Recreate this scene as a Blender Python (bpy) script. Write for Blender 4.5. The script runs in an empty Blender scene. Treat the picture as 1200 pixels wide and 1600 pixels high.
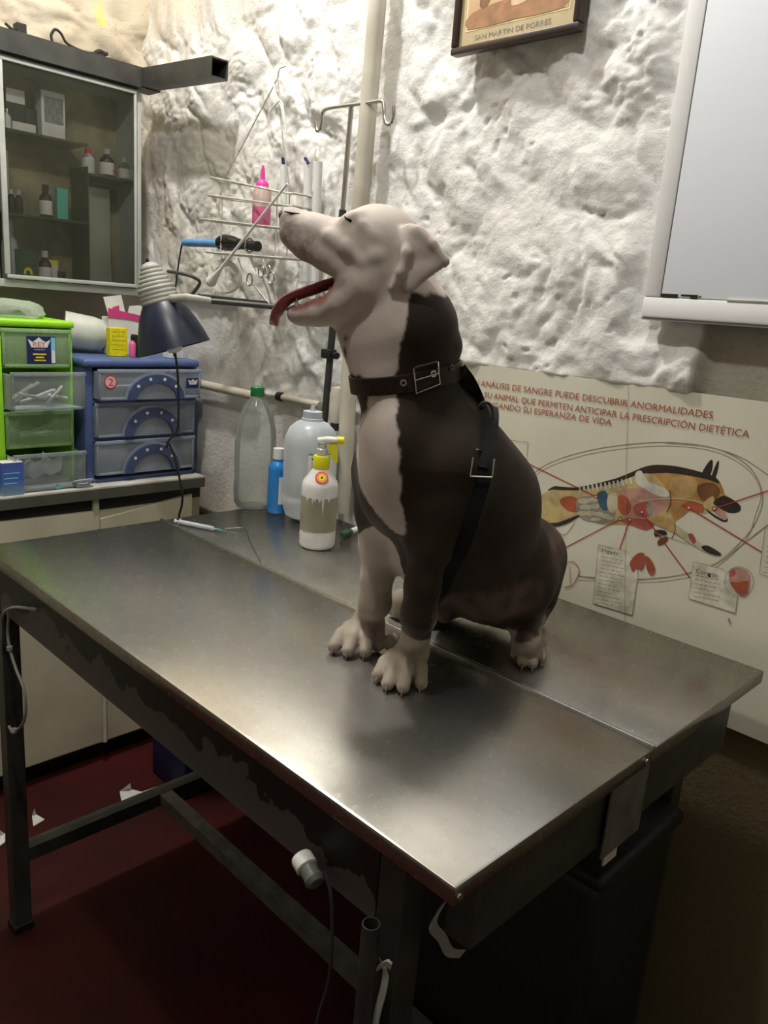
import bpy, bmesh, math, random
import numpy as np
from mathutils import Vector, Matrix
random.seed(7)
rng = np.random.default_rng(7)
sc = bpy.context.scene
COL = sc.collection

# ------------------------------------------------------------------ camera frame (recovered from the table's vanishing points)
FPX, ZC = 1236.0, 1.49
R = np.array([[0.70225615, 0.2295418, -0.67390419],
              [0.70791534, -0.12483364, 0.69517799],
              [0.07544649, -0.96526013, -0.25016136]])
def ray(px, py):
    return R @ np.array([px - 600.0, py - 800.0, FPX])
CAM = np.array([0, 0, ZC])
def at(px, py, ax, val):
    """world point where the sight line of a pixel meets the plane axis = val"""
    d = ray(px, py); i = 'xyz'.index(ax)
    t = (val - CAM[i]) / d[i]
    return CAM + d * t
def X(px, py, v): return at(px, py, 'x', v)
def Y(px, py, v): return at(px, py, 'y', v)
def Zp(px, py, v): return at(px, py, 'z', v)
FH = np.array([R[0, 2], R[1, 2], 0]); FH /= np.linalg.norm(FH)
RH = np.array([FH[1], -FH[0], 0])
def Hh(px, py, h):
    """point at horizontal distance h along the camera's heading"""
    d = ray(px, py)
    return CAM + d * (h / (d @ FH))

cam = bpy.data.cameras.new('camera'); co = bpy.data.objects.new('camera', cam); COL.objects.link(co)
cam.sensor_fit = 'VERTICAL'; cam.sensor_height = 36; cam.sensor_width = 27
cam.lens = 36 * FPX / 1600; cam.clip_start = .05
m = Matrix.Identity(4)
for i in range(3):
    m[i][0] = R[i, 0]; m[i][1] = -R[i, 1]; m[i][2] = -R[i, 2]; m[i][3] = CAM[i]
co.matrix_world = m
sc.camera = co

# ------------------------------------------------------------------ materials
def nt(name):
    mt = bpy.data.materials.new(name); mt.use_nodes = True
    t = mt.node_tree; return mt, t, t.nodes['Principled BSDF'], t.nodes['Material Output']
def mat(name, c, rough=.5, metal=0, c2=None, scale=20, detail=4, bump=0, bscale=80, spec=.5, coat=0, lo=.35, hi=.65, stretch=None, rvar=0, sheen=0):
    mt, t, b, o = nt(name)
    b.inputs['Base Color'].default_value = (*c, 1); b.inputs['Roughness'].default_value = rough
    b.inputs['Metallic'].default_value = metal; b.inputs['Specular IOR Level'].default_value = spec
    b.inputs['Coat Weight'].default_value = coat; b.inputs['Sheen Weight'].default_value = sheen
    tc = t.nodes.new('ShaderNodeTexCoord'); vec = tc.outputs['Object']
    if stretch:
        mp = t.nodes.new('ShaderNodeMapping'); mp.inputs['Scale'].default_value = stretch
        t.links.new(vec, mp.inputs[0]); vec = mp.outputs[0]
    n = t.nodes.new('ShaderNodeTexNoise'); n.inputs['Scale'].default_value = scale; n.inputs['Detail'].default_value = detail
    t.links.new(vec, n.inputs['Vector'])
    r = t.nodes.new('ShaderNodeValToRGB')
    c2 = c2 or tuple(x * .85 for x in c)
    r.color_ramp.elements[0].position = lo; r.color_ramp.elements[0].color = (*c2, 1)
    r.color_ramp.elements[1].position = hi; r.color_ramp.elements[1].color = (*c, 1)
    t.links.new(n.outputs['Fac'], r.inputs[0]); t.links.new(r.outputs[0], b.inputs['Base Color'])
    if rvar:
        mr = t.nodes.new('ShaderNodeMapRange'); mr.inputs['To Min'].default_value = rough - rvar; mr.inputs['To Max'].default_value = rough + rvar
        t.links.new(n.outputs['Fac'], mr.inputs['Value']); t.links.new(mr.outputs[0], b.inputs['Roughness'])
    if bump:
        n2 = t.nodes.new('ShaderNodeTexNoise'); n2.inputs['Scale'].default_value = bscale; n2.inputs['Detail'].default_value = 5
        t.links.new(vec, n2.inputs['Vector'])
        bp = t.nodes.new('ShaderNodeBump'); bp.inputs['Strength'].default_value = bump; bp.inputs['Distance'].default_value = .004
        t.links.new(n2.outputs['Fac'], bp.inputs['Height']); t.links.new(bp.outputs[0], b.inputs['Normal'])
    return mt
def clear(name, c, alpha, rough=.15, tint=None, ior=1.4):
    """see-through plastic or glass: partly transparent, partly a tinted glossy surface"""
    mt, t, b, o = nt(name)
    b.inputs['Base Color'].default_value = (*c, 1); b.inputs['Roughness'].default_value = rough
    tr = t.nodes.new('ShaderNodeBsdfTransparent'); tr.inputs[0].default_value = (*(tint or (1, 1, 1)), 1)
    mx = t.nodes.new('ShaderNodeMixShader')
    fr = t.nodes.new('ShaderNodeFresnel'); fr.inputs[0].default_value = ior
    n = t.nodes.new('ShaderNodeTexNoise'); n.inputs['Scale'].default_value = 14; n.inputs['Detail'].default_value = 4
    tc = t.nodes.new('ShaderNodeTexCoord'); t.links.new(tc.outputs['Object'], n.inputs['Vector'])
    mr = t.nodes.new('ShaderNodeMapRange'); mr.inputs['To Min'].default_value = alpha * .7; mr.inputs['To Max'].default_value = alpha * 1.3
    t.links.new(n.outputs['Fac'], mr.inputs['Value'])
    ad = t.nodes.new('ShaderNodeMath'); ad.operation = 'ADD'; ad.use_clamp = True
    t.links.new(mr.outputs[0], ad.inputs[0]); t.links.new(fr.outputs[0], ad.inputs[1])
    t.links.new(ad.outputs[0], mx.inputs[0]); t.links.new(tr.outputs[0], mx.inputs[1]); t.links.new(b.outputs[0], mx.inputs[2])
    t.links.new(mx.outputs[0], o.inputs[0])
    return mt
M = dict(
    black=mat('black_paint', (.012, .012, .011), .5),
    dark=mat('dark_steel', (.03, .03, .028), .45, c2=(.05, .048, .04)),
    grey=mat('grey_steel', (.16, .16, .15), .45, c2=(.09, .085, .075), scale=30),
    steel=mat('bright_steel', (.62, .62, .58), .25, 1),
    chrome=mat('chrome', (.75, .75, .73), .12, 1),
    white=mat('white_paint', (.82, .82, .82), .35, c2=(.77, .77, .78), scale=6),
    board=mat('white_board', (.78, .81, .88), .3, c2=(.75, .78, .86), scale=3),
    cream=mat('cream_paint', (.62, .58, .44), .45, c2=(.5, .47, .34), scale=5),
    ctop=mat('counter_top', (.62, .61, .55), .4, c2=(.45, .43, .36), scale=12),
    cedge=mat('counter_edge', (.10, .095, .075), .5),
    alu=mat('cabinet_frame', (.48, .49, .46), .45, c2=(.4, .41, .38), scale=15),
    cback=mat('cabinet_back', (.38, .34, .20), .8, c2=(.12, .10, .055), scale=7, lo=.36, hi=.7),
    lime=mat('lime_plastic', (.36, .82, .03), .35),
    blue=mat('blue_plastic', (.085, .13, .30), .4, c2=(.07, .11, .26)),
    navy=mat('navy_enamel', (.012, .018, .04), .35),
    capgrey=mat('cap_grey', (.42, .42, .38), .5),
    ivory=mat('ivory_plastic', (.72, .70, .62), .4),
    wplast=mat('white_plastic', (.78, .78, .76), .4),
    amber=mat('amber_glass', (.035, .018, .01), .12, coat=.5),
    paper=mat('white_paper', (.78, .77, .72), .7),
    greypaper=mat('grey_print', (.30, .30, .28), .7, c2=(.16, .16, .15), scale=90),
    pink=mat('pink_plastic', (.85, .05, .38), .4),
    pinkliq=mat('pink_liquid', (.80, .16, .34), .25),
    magenta=mat('magenta_print', (.62, .05, .22), .6),
    yellow=mat('yellow_card', (.85, .75, .0), .6, c2=(.65, .55, .0), scale=120),
    lemon=mat('lemon_plastic', (.75, .72, .02), .4),
    green=mat('green_plastic', (.02, .25, .07), .35),
    dkgreen=mat('dark_green_card', (.015, .07, .03), .5),
    teal=mat('teal_print', (.03, .40, .34), .5),
    cyan=mat('cyan_plastic', (.02, .22, .62), .3, c2=(.02, .17, .5), scale=6),
    ltblue=mat('light_blue_plastic', (.16, .38, .72), .35),
    red=mat('red_print', (.6, .03, .03), .5),
    orange=mat('orange_print', (.85, .28, .04), .5),
    stickernavy=mat('navy_print', (.012, .02, .10), .4),
    skyprint=mat('sky_print', (.25, .6, .85), .5),
    leather=mat('brown_leather', (.028, .012, .009), .45, c2=(.012, .007, .006), scale=60, bump=.4, bscale=200, spec=.3),
    strap=mat('black_webbing', (.006, .0055, .0055), .7, bump=.4, bscale=500, spec=.2),
    maroon=mat('red_oxide_floor', (.060, .007, .006), .65, c2=(.03, .005, .004), scale=4, rvar=.1, spec=.2),
    wood=mat('dark_wood_frame', (.035, .018, .014), .4),
    dirty=mat('dirty_sleeve', (.40, .38, .27), .55, c2=(.27, .26, .18), scale=14, detail=6),
    pipe=mat('cream_pipe', (.62, .58, .49), .5, c2=(.48, .44, .36), scale=9),
    wire=mat('white_wire', (.62, .61, .55), .4, c2=(.4, .38, .3), scale=40),
    tape=mat('grey_tape', (.35, .35, .33), .5),
    bin=mat('charcoal_plastic', (.012, .012, .012), .45),
    rag=mat('white_rag', (.5, .5, .47), .8),
    glass=clear('dusty_cabinet_glass', (.30, .31, .22), .035, .15),
    pet=clear('clear_bottle_plastic', (.62, .64, .62), .13, .06, (.93, .95, .93), 1.3),
    frost=clear('frosted_bottle_plastic', (.62, .67, .72), .62, .3),
    drawer=clear('clear_drawer_plastic', (.62, .68, .70), .20, .3, (.95, .97, .97)),
    bluedrawer=clear('blue_tinted_drawer', (.58, .65, .74), .34, .3, (.9, .93, 1)),
    handle=mat('slate_handle', (.060, .085, .19), .4, c2=(.05, .07, .16)),
    limedrawer=clear('green_tinted_drawer', (.62, .90, .48), .27, .3, (.93, 1, .9)),
    bag=clear('plastic_bag', (.6, .66, .55), .30, .2),
    shelf=clear('shelf_glass', (.10, .11, .08), .55, .15, (.6, .6, .55)),
    clearcap=clear('clear_sprayer_plastic', (.75, .74, .7), .5, .15),
    darkglass=mat('dark_vial', (.015, .013, .011), .15),
)

# ------------------------------------------------------------------ mesh helpers
def link(name, me, material, parent=None, smooth=False):
    o = bpy.data.objects.new(name, me); COL.objects.link(o)
    if material is not None: me.materials.append(material)
    if parent is not None: o.parent = parent; o.matrix_parent_inverse = parent.matrix_world.inverted()
    if smooth:
        for p in me.polygons: p.use_smooth = True
    return o
class MB:
    def __init__(s): s.bm = bmesh.new()
    def box(s, lo, hi, bev=0, rot=None, seg=2):
        lo = np.minimum(lo, hi) * 1.0; hi_ = np.maximum(lo, hi); c = (lo + hi_) / 2; d = hi_ - lo
        t = bmesh.new()
        mm = Matrix.Diagonal((*d, 1))
        bmesh.ops.create_cube(t, size=1, matrix=mm)
        if bev: bmesh.ops.bevel(t, geom=t.edges[:], offset=min(bev, .45 * min(d)), segments=seg, affect='EDGES', profile=.5)
        M4 = Matrix.Translation(Vector(c)) @ (rot.to_4x4() if rot else Matrix.Identity(4))
        t.transform(M4); s._add(t); return s
    def _add(s, t):
        me = bpy.data.meshes.new('tmp'); t.to_mesh(me); t.free(); s.bm.from_mesh(me); bpy.data.meshes.remove(me)
    def tube(s, pts, r, n=8, caps=True):
        pts = [Vector(p) for p in pts]; rs = r if isinstance(r, (list, tuple)) else [r] * len(pts)
        rings = []; prev = None
        for i, p in enumerate(pts):
            d = (pts[min(i + 1, len(pts) - 1)] - pts[max(i - 1, 0)]).normalized()
            a = prev if prev is not None else (Vector((0, 0, 1)) if abs(d.z) < .9 else Vector((1, 0, 0)))
            u = (a - d * a.dot(d)); u = u.normalized() if u.length > 1e-6 else d.orthogonal().normalized()
            prev = u; v = d.cross(u)
            rings.append([s.bm.verts.new(p + (u * math.cos(k * 2 * math.pi / n) + v * math.sin(k * 2 * math.pi / n)) * rs[i]) for k in range(n)])
        for a, b in zip(rings, rings[1:]):
            for k in range(n): s.bm.faces.new((a[k], a[(k + 1) % n], b[(k + 1) % n], b[k]))
        if caps: s.bm.faces.new(rings[0][::-1]); s.bm.faces.new(rings[-1])
        return s
    def lathe(s, prof, p0, p1=None, n=28, sx=1, sy=1, rotz=0):
        """prof: (radius, height along the axis); axis from p0 towards p1 (up by default)"""
        p0 = Vector(p0); ax = (Vector(p1) - p0).normalized() if p1 is not None else Vector((0, 0, 1))
        u = ax.orthogonal().normalized() if abs(ax.z) < .95 else Vector((1, 0, 0)); u = (u - ax * u.dot(ax)).normalized(); v = ax.cross(u)
        cr, sr = math.cos(rotz), math.sin(rotz)
        u, v = u * cr + v * sr, v * cr - u * sr
        rings = []
        for r, h in prof:
            if r < 1e-6: rings.append([s.bm.verts.new(p0 + ax * h)])
            else: rings.append([s.bm.verts.new(p0 + ax * h + (u * math.cos(k * 2 * math.pi / n) * sx + v * math.sin(k * 2 * math.pi / n) * sy) * r) for k in range(n)])
        for a, b in zip(rings, rings[1:]):
            for k in range(n):
                q = [a[k % len(a)], a[(k + 1) % len(a)], b[(k + 1) % len(b)], b[k % len(b)]]
                q = list(dict.fromkeys(q))
                if len(q) > 2:
                    try: s.bm.faces.new(q)
                    except ValueError: pass
        return s
    def prism(s, poly, off):
        off = Vector(off)
        a = [s.bm.verts.new(Vector(p)) for p in poly]; b = [s.bm.verts.new(Vector(p) + off) for p in poly]
        n = len(a)
        s.bm.faces.new(a[::-1]); s.bm.faces.new(b)
        for k in range(n): s.bm.faces.new((a[k], a[(k + 1) % n], b[(k + 1) % n], b[k]))
        return s
    def strip(s, pts, w, th):
        """flat ribbon: centre points, width vector, thickness vector"""
        w = Vector(w); rings = []
        for i, p in enumerate(pts):
            p = Vector(p); d = (Vector(pts[min(i + 1, len(pts) - 1)]) - Vector(pts[max(i - 1, 0)])).normalized()
            nrm = d.cross(w).normalized() * th
            rings.append([s.bm.verts.new(q) for q in (p - w / 2, p + w / 2, p + w / 2 + nrm, p - w / 2 + nrm)])
        for a, b in zip(rings, rings[1:]):
            for k in range(4): s.bm.faces.new((a[k], a[(k + 1) % 4], b[(k + 1) % 4], b[k]))
        s.bm.faces.new(rings[0][::-1]); s.bm.faces.new(rings[-1]); return s
    def build(s, name, material, parent=None, smooth=False, angle=40):
        bmesh.ops.recalc_face_normals(s.bm, faces=s.bm.faces[:])
        me = bpy.data.meshes.new(name); s.bm.to_mesh(me); s.bm.free()
        o = link(name, me, material, parent)
        if smooth:
            me.polygons.foreach_set('use_smooth', [True] * len(me.polygons))
            me.set_sharp_from_angle(angle=math.radians(angle))
        return o
def tag(o, label=None, cat=None, group=None, kind=None):
    if label: o['label'] = label
    if cat: o['category'] = cat
    if group: o['group'] = group
    if kind: o['kind'] = kind
    return o
def thing(name, label, cat, loc=(0, 0, 0), group=None):
    o = bpy.data.objects.new(name, None); COL.objects.link(o); o.location = loc; o.empty_display_size = .05
    bpy.context.view_layer.update()
    return tag(o, label, cat, group)
def struct(o): o['kind'] = 'structure'; return o
def smoothpath(pts, n=6):
    pts = [np.array(p, float) for p in pts]; out = []
    P_ = [2 * pts[0] - pts[1]] + pts + [2 * pts[-1] - pts[-2]]
    for i in range(1, len(P_) - 2):
        for k in range(n):
            t = k / n; a, b, c, d = P_[i - 1], P_[i], P_[i + 1], P_[i + 2]
            out.append(.5 * ((2 * b) + (c - a) * t + (2 * a - 5 * b + 4 * c - d) * t * t + (3 * b - a - 3 * c + d) * t ** 3))
    out.append(pts[-1]); return out
FACE_Y = Matrix(((1, 0, 0), (0, 0, -1), (0, 1, 0)))       # text that faces -Y
FACE_X = Matrix(((0, 0, 1), (1, 0, 0), (0, 1, 0)))        # text that faces +X
def text(body, loc, facing, height, width, material, parent, name='lettering', shear=0.0, rot=0.0, thick=.0002):
    cu = bpy.data.curves.new('txt', 'FONT'); cu.body = body; cu.size = 1; cu.extrude = 0; cu.resolution_u = 3
    ob = bpy.data.objects.new('txt', cu); COL.objects.link(ob)
    dg = bpy.context.evaluated_depsgraph_get(); dg.update()
    me = bpy.data.meshes.new_from_object(ob.evaluated_get(dg))
    bpy.data.objects.remove(ob); bpy.data.curves.remove(cu)
    v = np.array([x.co[:] for x in me.vertices]); lo, hi = v.min(0), v.max(0)
    capy = .69
    s = np.array([width / (hi[0] - lo[0]), height / capy, 1])
    q = (v - np.array([lo[0], 0, 0])) * s
    c, sn = math.cos(rot), math.sin(rot)
    q = np.stack([q[:, 0] * c - q[:, 1] * sn, q[:, 0] * sn + q[:, 1] * c, q[:, 2]], 1)
    F = np.array([list(r) for r in facing])
    w = q @ F.T + np.array(loc)
    for i, x in enumerate(me.vertices): x.co = w[i]
    me.name = name; me.materials.clear()
    return link(name, me, material, parent)
def disc(mb, c, n, r, th=.0006, k=20, r2=None):
    n = Vector(n).normalized(); mb.lathe([(0, 0), (r, 0), (r, th), (0, th)], c, Vector(c) + n, k); return mb

# ------------------------------------------------------------------ noise for the stone wall
def hsh(ix, iy, seed):
    n = (ix.astype(np.int64) * 374761393 + iy.astype(np.int64) * 668265263 + seed * 974711) & 0x7fffffff
    n = ((n ^ (n >> 13)) * 1274126177) & 0x7fffffff
    return ((n ^ (n >> 16)) & 0xffff) / 65535.0
def vnoise(x, y, seed):
    ix, iy = np.floor(x), np.floor(y); fx, fy = x - ix, y - iy
    fx = fx * fx * (3 - 2 * fx); fy = fy * fy * (3 - 2 * fy)
    a, b, c, d = hsh(ix, iy, seed), hsh(ix + 1, iy, seed), hsh(ix, iy + 1, seed), hsh(ix + 1, iy + 1, seed)
    return (a * (1 - fx) + b * fx) * (1 - fy) + (c * (1 - fx) + d * fx) * fy
def fbm(x, y, seed, o=5):
    s = 0; a = .5
    for i in range(o): s = s + a * vnoise(x, y, seed + i); x, y, a = x * 2.03, y * 2.03, a * .5
    return s
def worley(x, y, seed):
    ix, iy = np.floor(x), np.floor(y); d1 = np.full(x.shape, 9.0); d2 = np.full(x.shape, 9.0)
    for a in (-1, 0, 1):
        for b in (-1, 0, 1):
            jx, jy = ix + a, iy + b
            d = np.hypot(jx + hsh(jx, jy, seed) - x, jy + hsh(jx, jy, seed + 5) - y)
            d2 = np.where(d < d1, d1, np.minimum(d2, d)); d1 = np.minimum(d1, d)
    return d1, d2
def sstep(a, b, x): t = np.clip((x - a) / (b - a), 0, 1); return t * t * (3 - 2 * t)
def relief(u, v, seed=3):
    """height (m) of rough plastered stone; u along the wall, v up"""
    wx = (fbm(u * 5, v * 5, seed + 11) - .5) * .16; wy = (fbm(u * 5 + 9, v * 5, seed + 21) - .5) * .16
    a, b = u + wx, v + wy
    p = (a * .80 + b * .60); q = (-a * .60 + b * .80)          # lumps run diagonally
    w2 = (fbm(u * 16, v * 16, seed + 81, 3) - .45) * .05
    d1, d2 = worley((p + w2) / .11, (q - w2) / .19, seed)
    big = np.exp(-(d1 * 1.25) ** 2 * 2) * .021 + sstep(.0, .30, d2 - d1) * .006 * sstep(.40, .6, fbm(u * 5, v * 5, seed + 91))
    d1, d2 = worley((a + w2) / .055, (b - w2) / .07, seed + 3)
    mid = np.exp(-(d1 * 1.3) ** 2 * 2) * .012 * sstep(.34, .58, fbm(u * 4, v * 4, seed + 31))
    d1, d2 = worley((a + w2 * .4) / .021, (b + w2 * .4) / .021, seed + 7)
    peb = np.clip(1 - d1 ** 2 * 2, 0, 1) * .006 * sstep(.50, .62, fbm(u * 5 + 3, v * 5, seed + 41))
    d1, d2 = worley((a + w2) / .05 + 8, (b - w2) / .045, seed + 17)
    pit = -sstep(.20, .05, d1) * .008 * sstep(.60, .70, fbm(u * 7 + 1, v * 7, seed + 47))
    rid = 1 - np.abs(fbm(p * 9, q * 4.5, seed + 51) - .5) * 8
    return big + mid + peb + pit + np.clip(rid, -1, 1) * .0035 + (fbm(u * 26, v * 26, seed + 61, 4) - .5) * .0075 + (fbm(u * 3.5, v * 3.5, seed + 71, 3) - .5) * .036 + .010
def gridmesh(name, pts, nu, nv, material):
    """pts (nv, nu, 3)"""
    idx = np.arange(nu * nv).reshape(nv, nu)
    f = np.stack([idx[:-1, :-1], idx[:-1, 1:], idx[1:, 1:], idx[1:, :-1]], -1).reshape(-1, 4)
    me = bpy.data.meshes.new(name); me.from_pydata(pts.reshape(-1, 3).tolist(), [], f.tolist()); me.update()
    me.polygons.foreach_set('use_smooth', [True] * len(me.polygons))
    return link(name, me, material)

# ------------------------------------------------------------------ the room
WX, WY, RX, FY, CZ = -2.64, 1.43, 1.6, -3.0, 3.45        # left wall, back wall, right wall, front wall, ceiling
T = .95                                                    # table top
def wallmat(name, c1, c2, stain, yellow=False, drip=None):
    mt, t, b, o = nt(name); b.inputs['Roughness'].default_value = .75; b.inputs['Specular IOR Level'].default_value = .3
    tc = t.nodes.new('ShaderNodeTexCoord')
    def noise(s, d=5, rough=.6):
        n = t.nodes.new('ShaderNodeTexNoise'); n.inputs['Scale'].default_value = s; n.inputs['Detail'].default_value = d; n.inputs['Roughness'].default_value = rough
        t.links.new(tc.outputs['Object'], n.inputs['Vector']); return n.outputs['Fac']
    def ramp(src, a, b_, c=(0, 0, 0), d=(1, 1, 1)):
        r = t.nodes.new('ShaderNodeValToRGB'); r.color_ramp.elements[0].position = a; r.color_ramp.elements[1].position = b_
        r.color_ramp.elements[0].color = (*c, 1); r.color_ramp.elements[1].color = (*d, 1); t.links.new(src, r.inputs[0]); return r.outputs[0]
    def mix(f, a, b_):
        x = t.nodes.new('ShaderNodeMixRGB'); t.links.new(f, x.inputs[0])
        for i, q in ((1, a), (2, b_)):
            if isinstance(q, tuple): x.inputs[i].default_value = (*q, 1)
            else: t.links.new(q, x.inputs[i])
        return x.outputs[0]
    col = ramp(noise(3), .35, .65, c2, c1)
    # dirt stains towards the room's left corner, where the lime wash has yellowed
    sx = t.nodes.new('ShaderNodeSeparateXYZ'); t.links.new(tc.outputs['Object'], sx.inputs[0])
    mr = t.nodes.new('ShaderNodeMapRange'); mr.inputs['From Min'].default_value = -1.75; mr.inputs['From Max'].default_value = -2.5
    t.links.new(sx.outputs['X'], mr.inputs['Value'])
    mu = t.nodes.new('ShaderNodeMath'); mu.operation = 'MULTIPLY'
    t.links.new(mr.outputs[0], mu.inputs[0]); t.links.new(ramp(noise(2.4, 6), .3, .62), mu.inputs[1])
    col = mix(mu.outputs[0], col, stain)
    if drip is not None:                                                 # an old run of yellow paint
        def mth(op, a, b_):
            q = t.nodes.new('ShaderNodeMath'); q.operation = op
            for i, v in ((0, a), (1, b_)):
                if isinstance(v, float): q.inputs[i].default_value = v
                else: t.links.new(v, q.inputs[i])
            return q.outputs[0]
        e = mth('ABSOLUTE', mth('ADD', mth('SUBTRACT', sx.outputs['Y'], float(drip[1])), mth('MULTIPLY', mth('SUBTRACT', noise(12), .5), .03)), 0.0)
        f_ = mth('MULTIPLY', mth('LESS_THAN', e, .013), mth('GREATER_THAN', mth('ADD', sx.outputs['Z'], mth('MULTIPLY', noise(30), .03)), float(drip[2]) + .015))
        f_ = mth('MULTIPLY', f_, ramp(noise(18), .3, .6))
        col = mix(f_, col, (.55, .50, .08))
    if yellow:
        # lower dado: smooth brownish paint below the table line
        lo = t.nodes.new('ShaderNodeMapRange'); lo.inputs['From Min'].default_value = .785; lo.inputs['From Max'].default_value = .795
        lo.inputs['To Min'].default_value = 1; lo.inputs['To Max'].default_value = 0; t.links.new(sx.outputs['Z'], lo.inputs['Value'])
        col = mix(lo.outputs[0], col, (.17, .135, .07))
        # bare grey plaster right of the stone relief
        pl = t.nodes.new('ShaderNodeMapRange'); pl.inputs['From Min'].default_value = -.628; pl.inputs['From Max'].default_value = -.618
        t.links.new(sx.outputs['X'], pl.inputs['Value'])
        hi = t.nodes.new('ShaderNodeMath'); hi.operation = 'GREATER_THAN'; hi.inputs[1].default_value = .795; t.links.new(sx.outputs['Z'], hi.inputs[0])
        m2 = t.nodes.new('ShaderNodeMath'); m2.operation = 'MULTIPLY'; t.links.new(pl.outputs[0], m2.inputs[0]); t.links.new(hi.outputs[0], m2.inputs[1])
        col = mix(m2.outputs[0], col, ramp(noise(9, 6), .3, .7, (.36, .34, .27), (.50, .48, .41)))
    fine = ramp(noise(60, 6, .7), .28, .42, (.45, .42, .36), (1, 1, 1))
    x = t.nodes.new('ShaderNodeMixRGB'); x.blend_type = 'MULTIPLY'; x.inputs[0].default_value = .55
    t.links.new(col, x.inputs[1]); t.links.new(fine, x.inputs[2]); t.links.new(x.outputs[0], b.inputs['Base Color'])
    bp = t.nodes.new('ShaderNodeBump'); bp.inputs['Strength'].default_value = .5; bp.inputs['Distance'].default_value = .007
    t.links.new(noise(75, 7, .7), bp.inputs['Height']); t.links.new(bp.outputs[0], b.inputs['Normal'])
    return mt
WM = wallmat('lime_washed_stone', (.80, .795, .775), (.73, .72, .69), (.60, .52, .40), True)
# back wall: true relief
nu, nv = 560, 380
uu = np.linspace(WX - .05, .12, nu); vv = np.linspace(.0, CZ, nv)
# denser rows where the wall is seen
vv = np.concatenate([np.linspace(0, .9, 20), np.linspace(.91, 2.25, 330), np.linspace(2.27, CZ, 40)])
U_, V_ = np.meshgrid(uu, vv)
h = relief(U_, V_)
mask = sstep(-.60, -.63, U_) * sstep(.93, .99, V_)
behind_poster = sstep(-1.20, -1.16, U_) * sstep(1.385, 1.37, V_)
panel = np.maximum(sstep(-2.02, -2.08, U_) * sstep(1.475, 1.44, V_), sstep(1.22, 1.20, V_) * sstep(-1.25, -1.3, U_))
polezone = sstep(-1.66, -1.60, U_) * sstep(-1.36, -1.42, U_)
mask = mask * (1 - behind_poster) * (1 - .6 * sstep(-.80, -.74, U_) * sstep(1.44, 1.48, V_)) * (1 - panel) * (1 - .45 * polezone)
h = h * .8 * (1 - .25 * sstep(-1.7, -1.95, U_))
hh = h * mask + (1 - mask) * (fbm(U_ * 14, V_ * 14, 5) - .5) * .004
Pm = np.stack([U_, WY - hh, V_], -1)
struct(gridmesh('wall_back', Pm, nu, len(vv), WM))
m2 = MB().box((.12, WY, 0), (RX, WY + .1, CZ)); struct(m2.build('wall_back_right', WM))
# left wall
WL = wallmat('stained_stone', (.60, .54, .44), (.50, .43, .33), (.48, .41, .30), False, X(155, 42, WX + .03))
nu2 = 300; uu = np.linspace(FY, WY, nu2); vv = np.concatenate([np.linspace(0, .85, 20), np.linspace(.87, 2.3, 240), np.linspace(2.32, CZ, 20)])
U_, V_ = np.meshgrid(uu, vv); h = relief(U_ + 7, V_, 13) * sstep(.88, .95, V_)
h = h * (1 - .75 * sstep(.0, .1, U_) * sstep(2.12, 2.05, V_) * sstep(.9, 1.0, V_))
struct(gridmesh('wall_left', np.stack([WX + h, U_, V_], -1), nu2, len(vv), WL))
pm = mat('pale_plaster', (.42, .40, .35), .8)
struct(MB().box((RX, FY, 0), (RX + .1, WY + .1, CZ)).build('wall_right', pm))
struct(MB().box((WX - .1, FY - .1, 0), (RX + .1, FY, CZ)).build('wall_front', pm))
struct(MB().box((WX - .1, FY - .1, CZ), (RX + .1, WY + .1, CZ + .1)).build('ceiling', pm))
struct(MB().box((WX - .1, FY - .1, -.1), (RX + .1, WY + .1, 0)).build('floor', M['maroon']))

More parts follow.
